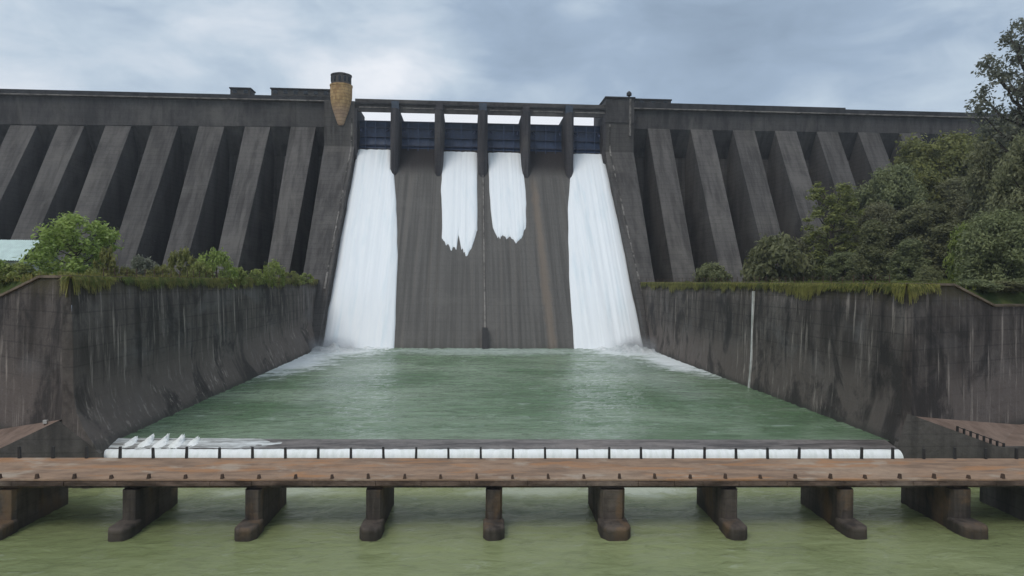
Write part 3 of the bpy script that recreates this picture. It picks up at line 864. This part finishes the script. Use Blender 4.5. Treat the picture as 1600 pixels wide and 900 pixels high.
    mb.hexa([(a[0], YW - .1, -28), (b[0], YW - .1, -28), (b[0], YW + .6, -28), (a[0], YW + .6, -28),
             (a[0], YW - .1, a[2] + .12), (b[0], YW - .1, b[2] + .12), (b[0], YW + .6, b[2] + .12), (a[0], YW + .6, a[2] + .12)])
    mb.hexa([(b[0], YW - .1, -28), (c_[0], YW + .2, -28), (c_[0], YW + .9, -28), (b[0], YW + .6, -28),
             (b[0], YW - .1, b[2] + .12), (c_[0], YW + .2, c_[2] + .12), (c_[0], YW + .9, c_[2] + .12), (b[0], YW + .6, b[2] + .12)])
    mb.build('low_wing', M['low_wall'], root)
    return root, pts, x0, D, nrm
wl = channel_wall(-1)
wr = channel_wall(1)
def gauge(u, v0, v1, X, label):
    a, b = at(u, v0, X=X), at(u, v1, X=X)
    y = (a[1] + b[1]) / 2
    o = MB().box(X - .12, X + .12, y - .3, y + .3, b[2], a[2]).build('gauge_board', M['mark'], origin=(X, y, b[2]))
    return tag(o, label, 'gauge')
ga = at(1178, 455, X=XR - .08)
gy = ga[1] + .4
mb = MB()
mb.grid([[(x_ + .35, y_, z_), (x_ - .04, y_, z_), (x_ - .04, y_ + .5, z_), (x_ + .35, y_ + .5, z_)] for x_, y_, z_ in ((XR - .02, gy, ga[2]), (XR - .16, gy, -12.6), (XR - .34, gy, -16.0), (51.85, gy, -19.4))])
tag(mb.build('gauge_board', M['mark'], origin=(XR, gy, -19.2)), 'tall thin white gauge strip down the middle of the right retaining wall', 'gauge')
gauge(1400, 672, 703, 52.4, 'short white gauge strip on the low wall at the right end of the weir')

# ------------------------------------------------------------------ weir and its overflow
WF = Matrix.Translation((-41, 80.5, 0)) @ Matrix.Rotation(R(-1.85), 4, 'Z') @ Matrix.Translation((41, -80.5, 0))
wr_ = tag(MB().prism([(86, -28), (84.4, -19.4), (83.9, -19.12), (81.0, -19.66), (80.5, -19.9), (80.0, -21), (79.7, -28)], -44.0, 51.6).build('weir', M['weir'], origin=(5, 82, -26), frame=WF), 'low dark concrete weir across the downstream end of the green pool', 'weir')
rnd = random.Random(9)
P = []
for i in range(481):
    x = -41.6 + 93 * i / 480
    row = []
    for j in range(13):
        a = j / 12
        prof = [(81.3, -19.56), (80.55, -19.68), (80.1, -20.05), (79.75, -21.2), (79.5, -23), (79.35, -26.2)]
        q = a * (len(prof) - 1); k = min(int(q), len(prof) - 2); f_ = q - k
        y = prof[k][0] * (1 - f_) + prof[k + 1][0] * f_; z = prof[k][1] * (1 - f_) + prof[k + 1][1] * f_
        y -= .12 * noise1(x * 2.3, 4) + .1 * noise1(x * 6 + a * 3, 5)
        if j == 0: z -= .15
        row.append((x, y, z + (.06 * noise1(x * 1.7, 6) if j else 0)))
    P.append(row)
tag(MB().grid(P).build('weir_overflow', M['curtain'], origin=(5, 80, -23), frame=WF, smooth=True, recalc=False), 'thin white curtain of water spilling over the weir behind the bridge', 'waterfall')
# white jets standing on the left end of the weir, and a thin white film beside them
for k in range(5):
    cx = at(198 + 25 * k, 690, Y=82)[0]
    P = []
    for i in range(25):
        row = []
        for j in range(25):
            a, b = 2 * i / 24 - 1, j / 24
            y = 83.6 - 2.4 * b
            w_ = .45 + .7 * b
            bell = max(0, 1 - a * a) ** .9
            rag = .55 + .5 * noise1(i * .8 + 9 * k + j * .7, 2) + .4 * noise1(i * 2.1 + j * 1.7 + 5 * k, 4)
            hgt = (.45 + .4 * noise1(k * 3.7, 2)) * (1 - .8 * b ** .7) * bell * rag
            row.append((cx + a * w_ + .5 * hgt + .15 * (noise1(j * .9 + k, 6) - .5), y, -19.17 - .5 * b + hgt - .06))
        P.append(row)
    o = MB().grid(P).build('water_jet', M['curtain'], origin=(cx, 82.5, -19.4), frame=WF, smooth=True, recalc=False)
    tag(o, '%s white water jet breaking over the left end of the weir' % ('leftmost', 'second from left', 'middle', 'fourth from left', 'rightmost')[k], 'water jet', 'jets on the left end of the weir')
P = []
for i in range(121):
    x = -41.4 + 27 * i / 120
    row = []
    for j in range(7):
        y = 84.0 - 2.7 * j / 6
        z = -19.10 - .52 * j / 6
        z += .05 * noise1(x * 1.4 + j, 3) + .05 - .2 * sstep(-33 + 5 * noise1(j * 1.7, 8), -15 + 5 * noise1(j * 1.3, 9), x)
        row.append((x, y, z))
    P.append(row)
tag(MB().grid(P).build('weir_foam', M['film'], frame=WF, smooth=True, recalc=False), kind='stuff')

# ------------------------------------------------------------------ causeway bridge
BK = .921
BR = Matrix.Translation((2.8, 73.4 * BK, ZR)) @ Matrix.Rotation(R(-2.0), 4, 'Z') @ Matrix.Diagonal((BK, BK, BK, 1))
br = empty('bridge', (0, 0, 0))
br.matrix_local = BR; WM[br.name] = BR
tag(br, 'low narrow causeway bridge with muddy brown deck and stubby kerb posts on nine piers', 'bridge')
zd = 5.9                                        # deck top above the river
HW = 4.15
bevel(MB().box(-66, 66, -HW, HW, zd - .22, zd).build('deck', M['deck'], br, frame=BR), .05)
mb = MB()
rnd = random.Random(3)
xx = -66
while xx < 66:                                  # broken front lip, in cast lengths
    l_ = rnd.uniform(2.6, 6.5)
    mb.box(xx, min(66, xx + l_ - .05), -HW - .10 - rnd.uniform(0, .05), -HW + .6, zd - .62 - rnd.uniform(0, .06), zd - .23 - rnd.uniform(0, .04))
    xx += l_
mb.build('fascia', M['fascia'], br, frame=BR)
MB().box(-66, 66, -HW + .9, HW - .1, zd - 1.15, zd - .225).build('girder', M['pier'], br, frame=BR)
i = 0
x = -64.0
while x < 65:
    h = .42 + rnd.uniform(-.08, .1)
    lean = rnd.uniform(-.05, .05)
    MB().hexa([(x - .15, -HW + .02, zd - .005), (x + .15, -HW + .02, zd - .005), (x + .15, -HW + .4, zd - .005), (x - .15, -HW + .4, zd - .005),
               (x - .1 + lean, -HW + .06, zd + h), (x + .1 + lean, -HW + .06, zd + h), (x + .1 + lean, -HW + .34, zd + h), (x - .1 + lean, -HW + .34, zd + h)]).build('kerb_post', M['rusty'], br, origin=(x, -HW + .2, zd), frame=BR)
    x2 = x + .3
    MB().hexa([(x2 - .13, HW - .4, zd - .005), (x2 + .13, HW - .4, zd - .005), (x2 + .13, HW - .1, zd - .005), (x2 - .13, HW - .1, zd - .005),
               (x2 - .11 + lean, HW - .38, zd + h + .82), (x2 + .11 + lean, HW - .38, zd + h + .82), (x2 + .11 + lean, HW - .12, zd + h + .82), (x2 - .11 + lean, HW - .12, zd + h + .82)]).build('kerb_post', M['dark'], br, origin=(x2, HW - .2, zd), frame=BR)
    x += 3.66
for k in range(-4, 5):
    px = .0 + 12.2 * k
    wd = {1: 1.3, 4: 1.15}.get(k, .85)
    mb = MB()
    mb.zprism([(px - wd, -HW + .6), (px - wd * .75, -HW + .1), (px + wd * .75, -HW + .1), (px + wd, -HW + .6), (px + wd, HW + .6), (px + wd * .5, HW + 1.4), (px - wd * .5, HW + 1.4), (px - wd, HW + .6)], -2, zd - 1.16)
    pr = bevel(mb.build('pier', M['pier'], br, origin=(px, 0, 0), frame=BR), .06)
    mb = MB()
    w2 = wd + .22
    mb.zprism([(px - w2, -HW + .75), (px - w2, -HW - 1.7), (px - w2 * .62, -HW - 2.5), (px + w2 * .62, -HW - 2.5), (px + w2, -HW - 1.7), (px + w2, -HW + .75)], -2, 1.75)
    bevel(mb.build('footing', M['pier'], pr, origin=(px, -HW - 1, 0), frame=BR), .3, 4)
for s, xa in ((-1, -66), (1, 57.5)):
    MB().box(xa if s > 0 else -70, xa + 12.5 if s > 0 else -55.5, -HW + .5, HW + 1.2, -2, zd - .87).build('abutment', M['low_wall'], br, frame=BR)
# railing posts on the muddy ramp at the right end of the bridge
rl = empty('railing', (64, 79.3, -19))
tag(rl, 'row of short dark railing posts on the brown ramp right of the weir', 'railing')
for k in range(8):
    q = k / 7
    p = np.array(E_R[0]) * (1 - (.55 + .5 * q)) + np.array(E_R[1]) * (.55 + .5 * q)
    MB().box(p[0] - .1, p[0] + .1, 79.05, 79.25, p[2], p[2] + .8).build('post', M['dark'], rl)
p0 = np.array(E_R[0]) * .45 + np.array(E_R[1]) * .55; p1 = np.array(E_R[0]) * -.05 + np.array(E_R[1]) * 1.05
MB().tube([(p0[0], 79.15, p0[2] + .72), (p1[0], 79.15, p1[2] + .72)], [.05, .05], 5).build('rail', M['dark'], rl)
mp = at(71, 672, Y=81.5)
mk = empty('marker_post', (mp[0], 81.5, mp[2]))
tag(mk, 'small marker post with pale top on the brown earth ramp by the left wing wall', 'post')
MB().box(mp[0] - .12, mp[0] + .12, 81.4, 81.6, mp[2] - .6, mp[2] + .75).build('shaft', M['rusty'], mk)
MB().box(mp[0] - .22, mp[0] + .22, 81.35, 81.65, mp[2] + .75, mp[2] + 1.15).build('marker_head', M['mark'], mk)

# ------------------------------------------------------------------ fence posts on the left wall top
for side, x0, ya, yb, lab in ((-1, XL - 1.4, 88, 204, 'left'), (1, XR + 1.4, 84, 204, 'right')):
    rl = empty('railing', (x0, 140, .26))
    tag(rl, 'thin rusty post and wire railing along the top of the %s retaining wall' % lab, 'railing', 'railings on the retaining walls')
    rr = random.Random(side + 4)
    y = ya
    mbw = MB()
    while y < yb:
        h = rr.uniform(.9, 1.15)
        MB().tube([(x0, y, .2), (x0 + rr.uniform(-.08, .08), y + rr.uniform(-.1, .1), .26 + h)], [.06, .05], 5).build('post', M['rusty'], rl)
        y += rr.uniform(2.2, 3.2)
    for zz in (.7, 1.1):
        mbw.tube([(x0, ya, zz), (x0, yb, zz)], [.018, .018], 4)
    mbw.build('wire', M['rusty'], rl)

# ------------------------------------------------------------------ shed on the left bank
sh = empty('shed', (-80, 122, -.5))
tag(sh, 'low shed with a pale mint green sheet roof behind the left wing wall', 'shed')
sa, sb = at(-150, 374, Y=125), at(66, 374, Y=125)
ze = at(30, 407, Y=119)[2]; zt = sa[2] * .5 + sb[2] * .5
xa, xb = sa[0], sb[0]
ns = 60
for (y0_, z0_, y1_, z1_) in ((119, ze, 125, zt), (125, zt, 131, ze)):
    P = []
    for i in range(ns * 4 + 1):
        x = xa + (xb - xa) * i / (ns * 4); c_ = .06 * math.sin(i * math.pi / 2)
        P.append([(x, y0_, z0_ + c_), (x, y1_, z1_ + c_)])
    MB().grid(P).build('roof_sheet', M['mint_roof'], sh, recalc=False)
wl_ = MB().box(xa + .6, xb - .6, 119.8, 130.2, -.8, ze - .05).build('wall', M['shed_wall'], sh)
for q in (.3, .55, .8):
    xx = xa + (xb - xa) * q
    wf = MB().box(xx - .9, xx + .9, 119.65, 119.797, .8, 2.0).build('window', M['steel_blue'], sh)
    MB().box(xx - .75, xx + .75, 119.6, 119.647, .9, 1.9).build('pane', M['glass'], wf)

# ------------------------------------------------------------------ trees and plants
def crown_mesh(name, clumps, per, size, mat, seed, flat=.8, droop=0.0):
    """leaf-sized quads scattered round clump centres [(x, y, z, r)]"""
    g = np.random.default_rng(seed)
    V = []
    for (cx, cy, cz, r_) in clumps:
        n = max(12, int(per * (r_ ** 2)))
        d = g.normal(size=(n, 3)); d /= np.linalg.norm(d, axis=1)[:, None]
        rad = r_ * (g.random(n) ** .45) * (1 + .25 * g.normal(size=n))
        c = np.array([cx, cy, cz]) + d * rad[:, None] * np.array([1, 1, flat])
        c[:, 2] -= droop * rad
        nrm = d * .8 + g.normal(size=(n, 3)) * .7 + np.array([0, 0, .6])
        nrm /= np.linalg.norm(nrm, axis=1)[:, None]
        a = np.cross(nrm, g.normal(size=(n, 3))); a /= np.linalg.norm(a, axis=1)[:, None]
        b = np.cross(nrm, a)
        s = size * (.6 + .8 * g.random(n))[:, None]
        V.append(np.stack([c - a * s, c + b * s * .5, c + a * s, c - b * s * .5], 1))
    V = np.concatenate(V).reshape(-1, 3)
    nf = len(V) // 4
    me = bpy.data.meshes.new(name)
    me.vertices.add(len(V)); me.vertices.foreach_set('co', V.ravel())
    me.loops.add(nf * 4); me.loops.foreach_set('vertex_index', np.arange(nf * 4))
    me.polygons.add(nf); me.polygons.foreach_set('loop_start', np.arange(nf) * 4)
    me.polygons.foreach_set('loop_total', np.full(nf, 4))
    me.update(); me.validate()
    me.materials.append(mat)
    return me
def make_tree(h, rx, rz0, mat, seed, nclump=46, per=26, leaf=.32, shape='round', trunk=True, bark=None, top=1.0, name='tree'):
    """tree h tall, crown radius rx, crown starting at rz0*h; returns the root Empty at its base"""
    g = random.Random(seed)
    root = empty(name, (0, 0, 0))
    cl = []; tips = []
    for k in range(nclump):
        a = (k + .5) / nclump
        z = rz0 + (1 - rz0) * (a ** .9)
        q = (z - rz0) / (1 - rz0)
        if shape == 'round': env = math.sqrt(max(.05, 1 - (2 * q - .85) ** 2 / 1.4))
        elif shape == 'cone': env = 1.05 - .9 * q
        elif shape == 'spread': env = .35 + .75 * math.sin(min(1, q * 1.05) * math.pi * .8)
        else: env = .6 + .4 * math.sin(q * math.pi)
        th = k * 2.399 + g.uniform(-.5, .5)
        rr = rx * env * math.sqrt(g.uniform(.12, 1.0))
        r_ = rx * g.uniform(.17, .34)
        cl.append((rr * math.cos(th), rr * math.sin(th), z * h * top - r_ * .4, r_))
    mb = MB()
    if trunk:
        r0_ = max(.1, h * .022)
        sway = [(g.uniform(-.3, .3) * rx * .25 * i / 4, g.uniform(-.3, .3) * rx * .25 * i / 4) for i in range(6)]
        pts = [(sway[i][0], sway[i][1], h * .92 * i / 5 - (.6 if i == 0 else 0)) for i in range(6)]
        mb.tube(pts, [r0_ * (1.25 - .22 * i) for i in range(6)], 8)
        for c_ in cl[::2]:
            zb = max(.1 * h, c_[2] - .55 * math.hypot(c_[0], c_[1]) - .05 * h)
            q = min(.999, zb / (h * .92)) * 5; k = int(q)
            b = Vector(pts[k]).lerp(Vector(pts[min(5, k + 1)]), q - k)
            m_ = b.lerp(Vector(c_[:3]), .5) + Vector((0, 0, -.03 * h))
            mb.tube([b, m_, c_[:3]], [r0_ * .42, r0_ * .28, r0_ * .1], 5)
        mb.build('trunk', M['bark'], root, smooth=True)
    me = crown_mesh('crown', cl, per / max(.3, (rx * .26) ** 2) * 1.0 * 8, leaf, mat, seed)
    o = bpy.data.objects.new('crown', me); col.objects.link(o); o.parent = root
    WM[o.name] = Matrix.Identity(4)
    return root
kinds = {}
def kind(key, *a, **k):
    kinds[key] = [make_tree, a, k, None, k.pop('dims', (a[0], a[1]))]
kind('bright', 10, 5.0, .12, M['leaf_bright'], 11, nclump=50, per=13, leaf=.30)
kind('bright_bush', 3, 3.2, .05, M['leaf_bright'], 12, nclump=26, per=10, leaf=.24, trunk=True, name='bush')
kind('grey_bush', 3, 3.0, .05, M['leaf_grey'], 13, nclump=26, per=18, leaf=.22, name='bush')
kind('dry_bush', 3, 3.0, .02, M['scrub'], 14, nclump=22, per=14, leaf=.26, name='bush')
kind('dark_bush', 6, 5.0, .03, M['leaf_dark'], 15, nclump=48, per=30, leaf=.36, name='bush')
kind('dark', 17, 7.0, .12, M['leaf_dark'], 16, nclump=80, per=40, leaf=.34)
kind('olive', 16, 8.0, .25, M['leaf_olive'], 17, nclump=80, per=38, leaf=.34, shape='spread')
kind('feather', 24, 4.2, .08, M['leaf_olive'], 18, nclump=60, per=11, leaf=.32, shape='col')
kind('cone', 17, 5.2, .06, M['leaf_dark'], 19, nclump=80, per=30, leaf=.3, shape='cone')
kind('brown', 22, 8.5, .18, M['leaf_brown'], 20, nclump=90, per=36, leaf=.34)
kind('tall', 40, 6.6, .55, M['leaf_grey'], 21, nclump=60, per=11, leaf=.34, shape='round')
kind('sidelit', 12, 7.5, .04, M['leaf_dark'], 22, nclump=90, per=44, leaf=.28)
kind('fresh', 8, 4.5, .06, M['leaf_bright'], 23, nclump=46, per=22, leaf=.3)
def plant(key, u, vtop, vbase, wpx, Y, label, cat, group, rz=0.0, ground=True):
    """stand a tree of a kind at distance Y so that its crown reaches the height it has in the photo"""
    K = kinds[key]
    b = at(u, vbase, Y=Y); t_ = at(u, vtop, Y=Y)
    x = b[0]
    zb = ground_z(x, Y) - .1 if ground else b[2]
    hgt = t_[2] - zb
    wid = wpx / FPX * Y
    if K[3] is None:
        K[3] = K[0](*K[1], **K[2]); o = K[3]
    else:
        o = copy_tree(K[3])
    h, r_ = K[1][0], K[1][1]
    sx = wid / (2 * r_ * 1.08)
    o.matrix_local = Matrix.Translation((x, Y, zb)) @ Matrix.Rotation(rz, 4, 'Z') @ Matrix.Diagonal((sx, sx, hgt / (h * 1.0), 1))
    return tag(o, label, cat, group)
GL, GRt = 'plants on the left bank', 'trees on the right bank'
plant('bright', 118, 336, 437, 128, 103, 'bright green leafy tree beside the mint roofed shed on the left bank', 'tree', GL)
plant('dry_bush', 168, 388, 437, 40, 100, 'yellowing bush at the right foot of the bright green tree', 'bush', GL)
plant('grey_bush', 224, 402, 437, 52, 118, 'low grey green bush on the left wall top, right of the yellowing one', 'bush', GL)
plant('dry_bush', 284, 390, 437, 50, 135, 'olive yellow bush behind the left wall, left of the vivid green one', 'bush', GL, 1.2)
plant('bright_bush', 338, 391, 436, 62, 130, 'vivid green spreading bush in the middle of the left wall top', 'bush', GL)
plant('bright_bush', 428, 408, 436, 36, 150, 'small green bush near the right end of the left wall', 'bush', GL, 2.0)
plant('dry_bush', 30, 412, 462, 66, 97, 'yellow green scrub below the mint roof on the left wing wall', 'bush', GL, 2.6)
plant('bright_bush', -12, 404, 465, 70, 98, 'green scrub at the left edge in front of the shed', 'bush', GL, .6)
rnd = random.Random(12)
for (u, vt, w_, Y) in ((142, 420, 30, 96), (196, 418, 34, 104), (250, 416, 36, 116), (312, 410, 34, 126), (372, 418, 36, 136), (400, 421, 30, 146), (455, 424, 30, 165), (478, 427, 26, 180), (100, 424, 36, 92)):
    plant('dry_bush', u, vt, 437, w_, Y, 'low olive green scrub along the left wall top', 'scrub', 'scrub along the left wall top', rnd.uniform(0, 6))
plant('dark_bush', 1110, 413, 438, 56, 170, 'small dull bush at the foot of the second buttress right of the spillway', 'bush', GRt)
plant('dark_bush', 1212, 372, 440, 104, 168, 'broad dark bush in front of the third buttress right of the spillway', 'bush', GRt, .8)
plant('feather', 1300, 285, 436, 88, 172, 'tall thin brownish feathery tree in front of the right buttresses', 'tree', GRt)
plant('cone', 1362, 345, 438, 76, 150, 'brown tinged cone shaped tree before the wood on the right bank', 'tree', GRt)
plant('dark', 1392, 262, 436, 110, 185, 'dark green tree rising behind the cone shaped tree', 'tree', GRt)
plant('olive', 1478, 214, 330, 150, 205, 'yellow olive broad tree highest on the slope below the dam crest', 'tree', GRt)
plant('olive', 1415, 272, 380, 120, 196, 'light olive tree lower left of the highest olive one', 'tree', GRt, 2.2)
plant('dark', 1450, 320, 440, 130, 160, 'dark green tree in the middle of the wood on the right bank', 'tree', GRt, 1.0)
plant('fresh', 1512, 350, 446, 66, 118, 'fresh green young tree on the left flank of the big right thicket', 'tree', GRt)
plant('sidelit', 1568, 332, 462, 150, 110, 'big dark green thicket above the right wing wall at the photo edge', 'tree', GRt)
plant('brown', 1575, 190, 330, 140, 150, 'large brownish olive tree at the right edge under the tall tree', 'tree', GRt)
plant('dark_bush', 1448, 417, 446, 40, 108, 'small round dark bush on the grass at the right wall top', 'bush', GRt, 2.0)
plant('tall', 1600, 30, 448, 150, 128, 'very tall thin crowned tree rising above the dam at the right edge', 'tree', GRt)
plant('brown', 1612, 212, 440, 130, 112, 'olive brown tree with foliage down to the ground at the right photo edge', 'tree', GRt, 3.0)
for (u, vt, w_, Y, rz, lab) in ((1522, 438, 70, 92.5, 0, 'dark low bush where the right wing wall coping slopes down'), (1566, 440, 80, 94, 1.3, 'dark low bush above the lower right wing wall'), (1608, 436, 80, 97, 2.1, 'dark bush at the right photo edge above the wing wall')):
    plant('dark_bush', u, vt, 470, w_, Y, lab, 'bush', GRt, rz)
rnd = random.Random(77)
FW = 'trees of the wood covering the right slope'
for (u, vt, w_, Y) in ((1335, 300, 90, 195), (1372, 320, 90, 175), (1430, 330, 100, 180), (1500, 280, 120, 185), (1545, 260, 120, 190), (1610, 240, 130, 180), (1480, 350, 110, 145), (1528, 310, 110, 160), (1420, 375, 80, 140), (1640, 250, 150, 150), (1620, 330, 110, 125), (1275, 360, 70, 186), (1320, 395, 70, 160)):
    plant(rnd.choice(('dark', 'brown', 'dark', 'cone')), u, vt, 440, w_, Y, 'dark tree among the mass of wood on the right slope', 'tree', FW, rnd.uniform(0, 6))

# hanging grass along the wall tops
def hanging(path, n, seed, mat, dens_seed, maxlen=2.6, inward=(1, 0)):
    g = np.random.default_rng(seed)
    V = []
    segs = [(np.array(a), np.array(b)) for a, b in zip(path[:-1], path[1:])]
    ls = np.array([np.linalg.norm(b - a) for a, b in segs]); cum = ls / ls.sum()
    for _ in range(n):
        k = g.choice(len(segs), p=cum); a, b = segs[k]
        t_ = g.random(); p = a * (1 - t_) + b * t_
        s_ = (p[0] * .7 + p[1])
        d = noise1(s_ * .12, dens_seed) * .6 + noise1(s_ * .7, dens_seed + 1) * .6
        if g.random() > (max(0, d - .12) / .88) ** 1.2 * 1.6: continue
        tdir = (b - a) / np.linalg.norm(b - a)
        inw = np.array([*inward[k], 0.0])
        w_ = g.uniform(.05, .13)
        ln = maxlen * d * g.random() ** 1.4 + .15
        up = g.uniform(-.1, .22)
        p0 = p - inw * .1 + np.array([0, 0, -.05 + min(up, 0)])
        p1 = p + inw * g.uniform(.1, .3) + np.array([0, 0, up])
        p2 = p + inw * g.uniform(.25, .55) + tdir * g.normal() * .15 + np.array([0, 0, -ln])
        V += [p0 - tdir * w_, p0 + tdir * w_, p1 + tdir * w_, p1 - tdir * w_]
        V += [p1 - tdir * w_, p1 + tdir * w_, p2 + tdir * w_ * .3, p2 - tdir * w_ * .3]
    V = np.array(V).reshape(-1, 3); nf = len(V) // 4
    me = bpy.data.meshes.new('hanging_grass')
    me.vertices.add(len(V)); me.vertices.foreach_set('co', V.ravel())
    me.loops.add(nf * 4); me.loops.foreach_set('vertex_index', np.arange(nf * 4))
    me.polygons.add(nf); me.polygons.foreach_set('loop_start', np.arange(nf) * 4); me.polygons.foreach_set('loop_total', np.full(nf, 4))
    me.update(); me.validate(); me.materials.append(mat)
    o = bpy.data.objects.new('hanging_grass', me); col.objects.link(o)
    return tag(o, kind='stuff')
def wall_path(W, side):
    root, pts, x0, D, nrm = W
    path = [(x0 + side * .35, 204, 0.0), (x0 + side * .35, YW, 0.0)]
    inw = [(-side, 0)]
    for q, z in pts[1:]:
        qq = min(q, .25 if side > 0 else .12)
        if len(path) > 2: break
        path.append((x0 + D[0] * qq, YW + D[1] * qq, z)); inw.append(tuple(-nrm))
    return path, inw
for W, side, sd_ in ((wl, -1, 31), (wr, 1, 41)):
    path, inw = wall_path(W, side)
    hanging(path, 8000 if side > 0 else 6000, sd_, M['grass_dry'], sd_, 2.5 if side > 0 else 2.1, inw)
    hanging(path, 4000, sd_ + 1, M['grass_green'], sd_ + 5, 1.6, inw)
# upright grass on the bank behind the copings
def tufts(n, seed, xr, yr, mat, hmax=.7):
    g = np.random.default_rng(seed); V = []
    for _ in range(n):
        x, y = g.uniform(*xr), g.uniform(*yr)
        if y < wing_y(x) + 2: continue
        z = ground_z(x, y) - .05
        th = g.uniform(0, 6.28); w_ = g.uniform(.05, .12); h = hmax * (.3 + g.random())
        d = np.array([math.cos(th), math.sin(th), 0]) * w_; l_ = g.normal(size=3) * .2; l_[2] = h
        p = np.array([x, y, z])
        V += [p - d, p + d, p + l_ + d * .2, p + l_ - d * .2]
    V = np.array(V).reshape(-1, 3); nf = len(V) // 4
    me = bpy.data.meshes.new('grass')
    me.vertices.add(len(V)); me.vertices.foreach_set('co', V.ravel())
    me.loops.add(nf * 4); me.loops.foreach_set('vertex_index', np.arange(nf * 4))
    me.polygons.add(nf); me.polygons.foreach_set('loop_start', np.arange(nf) * 4); me.polygons.foreach_set('loop_total', np.full(nf, 4))
    me.update(); me.validate(); me.materials.append(mat)
    o = bpy.data.objects.new('grass', me); col.objects.link(o)
    return tag(o, kind='stuff')
tufts(14000, 51, (-75, -46.8), (81, 205), M['grass_dry'], 1.0)
tufts(16000, 52, (56.4, 100), (81, 205), M['grass_green'], .9)

# moist monsoon air
t = NT('moist_air'); nt_ = t.t
nt_.nodes.remove(t.b)
pv = nt_.nodes.new('ShaderNodeVolumePrincipled')
pv.inputs['Color'].default_value = (.86, .90, .95, 1)
pv.inputs['Density'].default_value = HAZE
pv.inputs['Anisotropy'].default_value = .2
nt_.links.new(pv.outputs[0], nt_.nodes['Material Output'].inputs['Volume'])
tag(MB().box(-420, 490, -320, 420, -31, 90).build('haze', t.m), kind='stuff')

# spray hanging at the foot of the two big falls
t = NT('spray_mist'); nt_ = t.t
nt_.nodes.remove(t.b)
tcn = t.n('ShaderNodeTexCoord')
ln = t.n('ShaderNodeVectorMath', operation='LENGTH'); t.L(tcn.outputs['Object'], ln.inputs[0])
nz = t.noise((.25, .25, .35), 1.0, 4, .6, .3)
dn = t.math('MULTIPLY', t.ramp(ln.outputs['Value'], 1.0, .1), t.ramp(nz, .3, .65, .1, 1.0))
pv = nt_.nodes.new('ShaderNodeVolumePrincipled')
pv.inputs['Color'].default_value = (.95, .97, 1, 1)
t.L(t.math('MULTIPLY', dn, .2), pv.inputs['Density'])
nt_.links.new(pv.outputs[0], nt_.nodes['Material Output'].inputs['Volume'])
for cx, cy, rx, ry, rz in ((-37, 186, 11, 9, 4.5), (47.5, 186, 11, 9, 5.0)):
    o = MB().lathe([(.02, -1), (.5, -.866), (.866, -.5), (1, 0), (.866, .5), (.5, .866), (.02, 1)], 0, 0, 20).build('mist', t.m)
    o.location = (cx, cy, ZP + .5); o.scale = (rx, ry, rz)
    tag(o, kind='stuff')
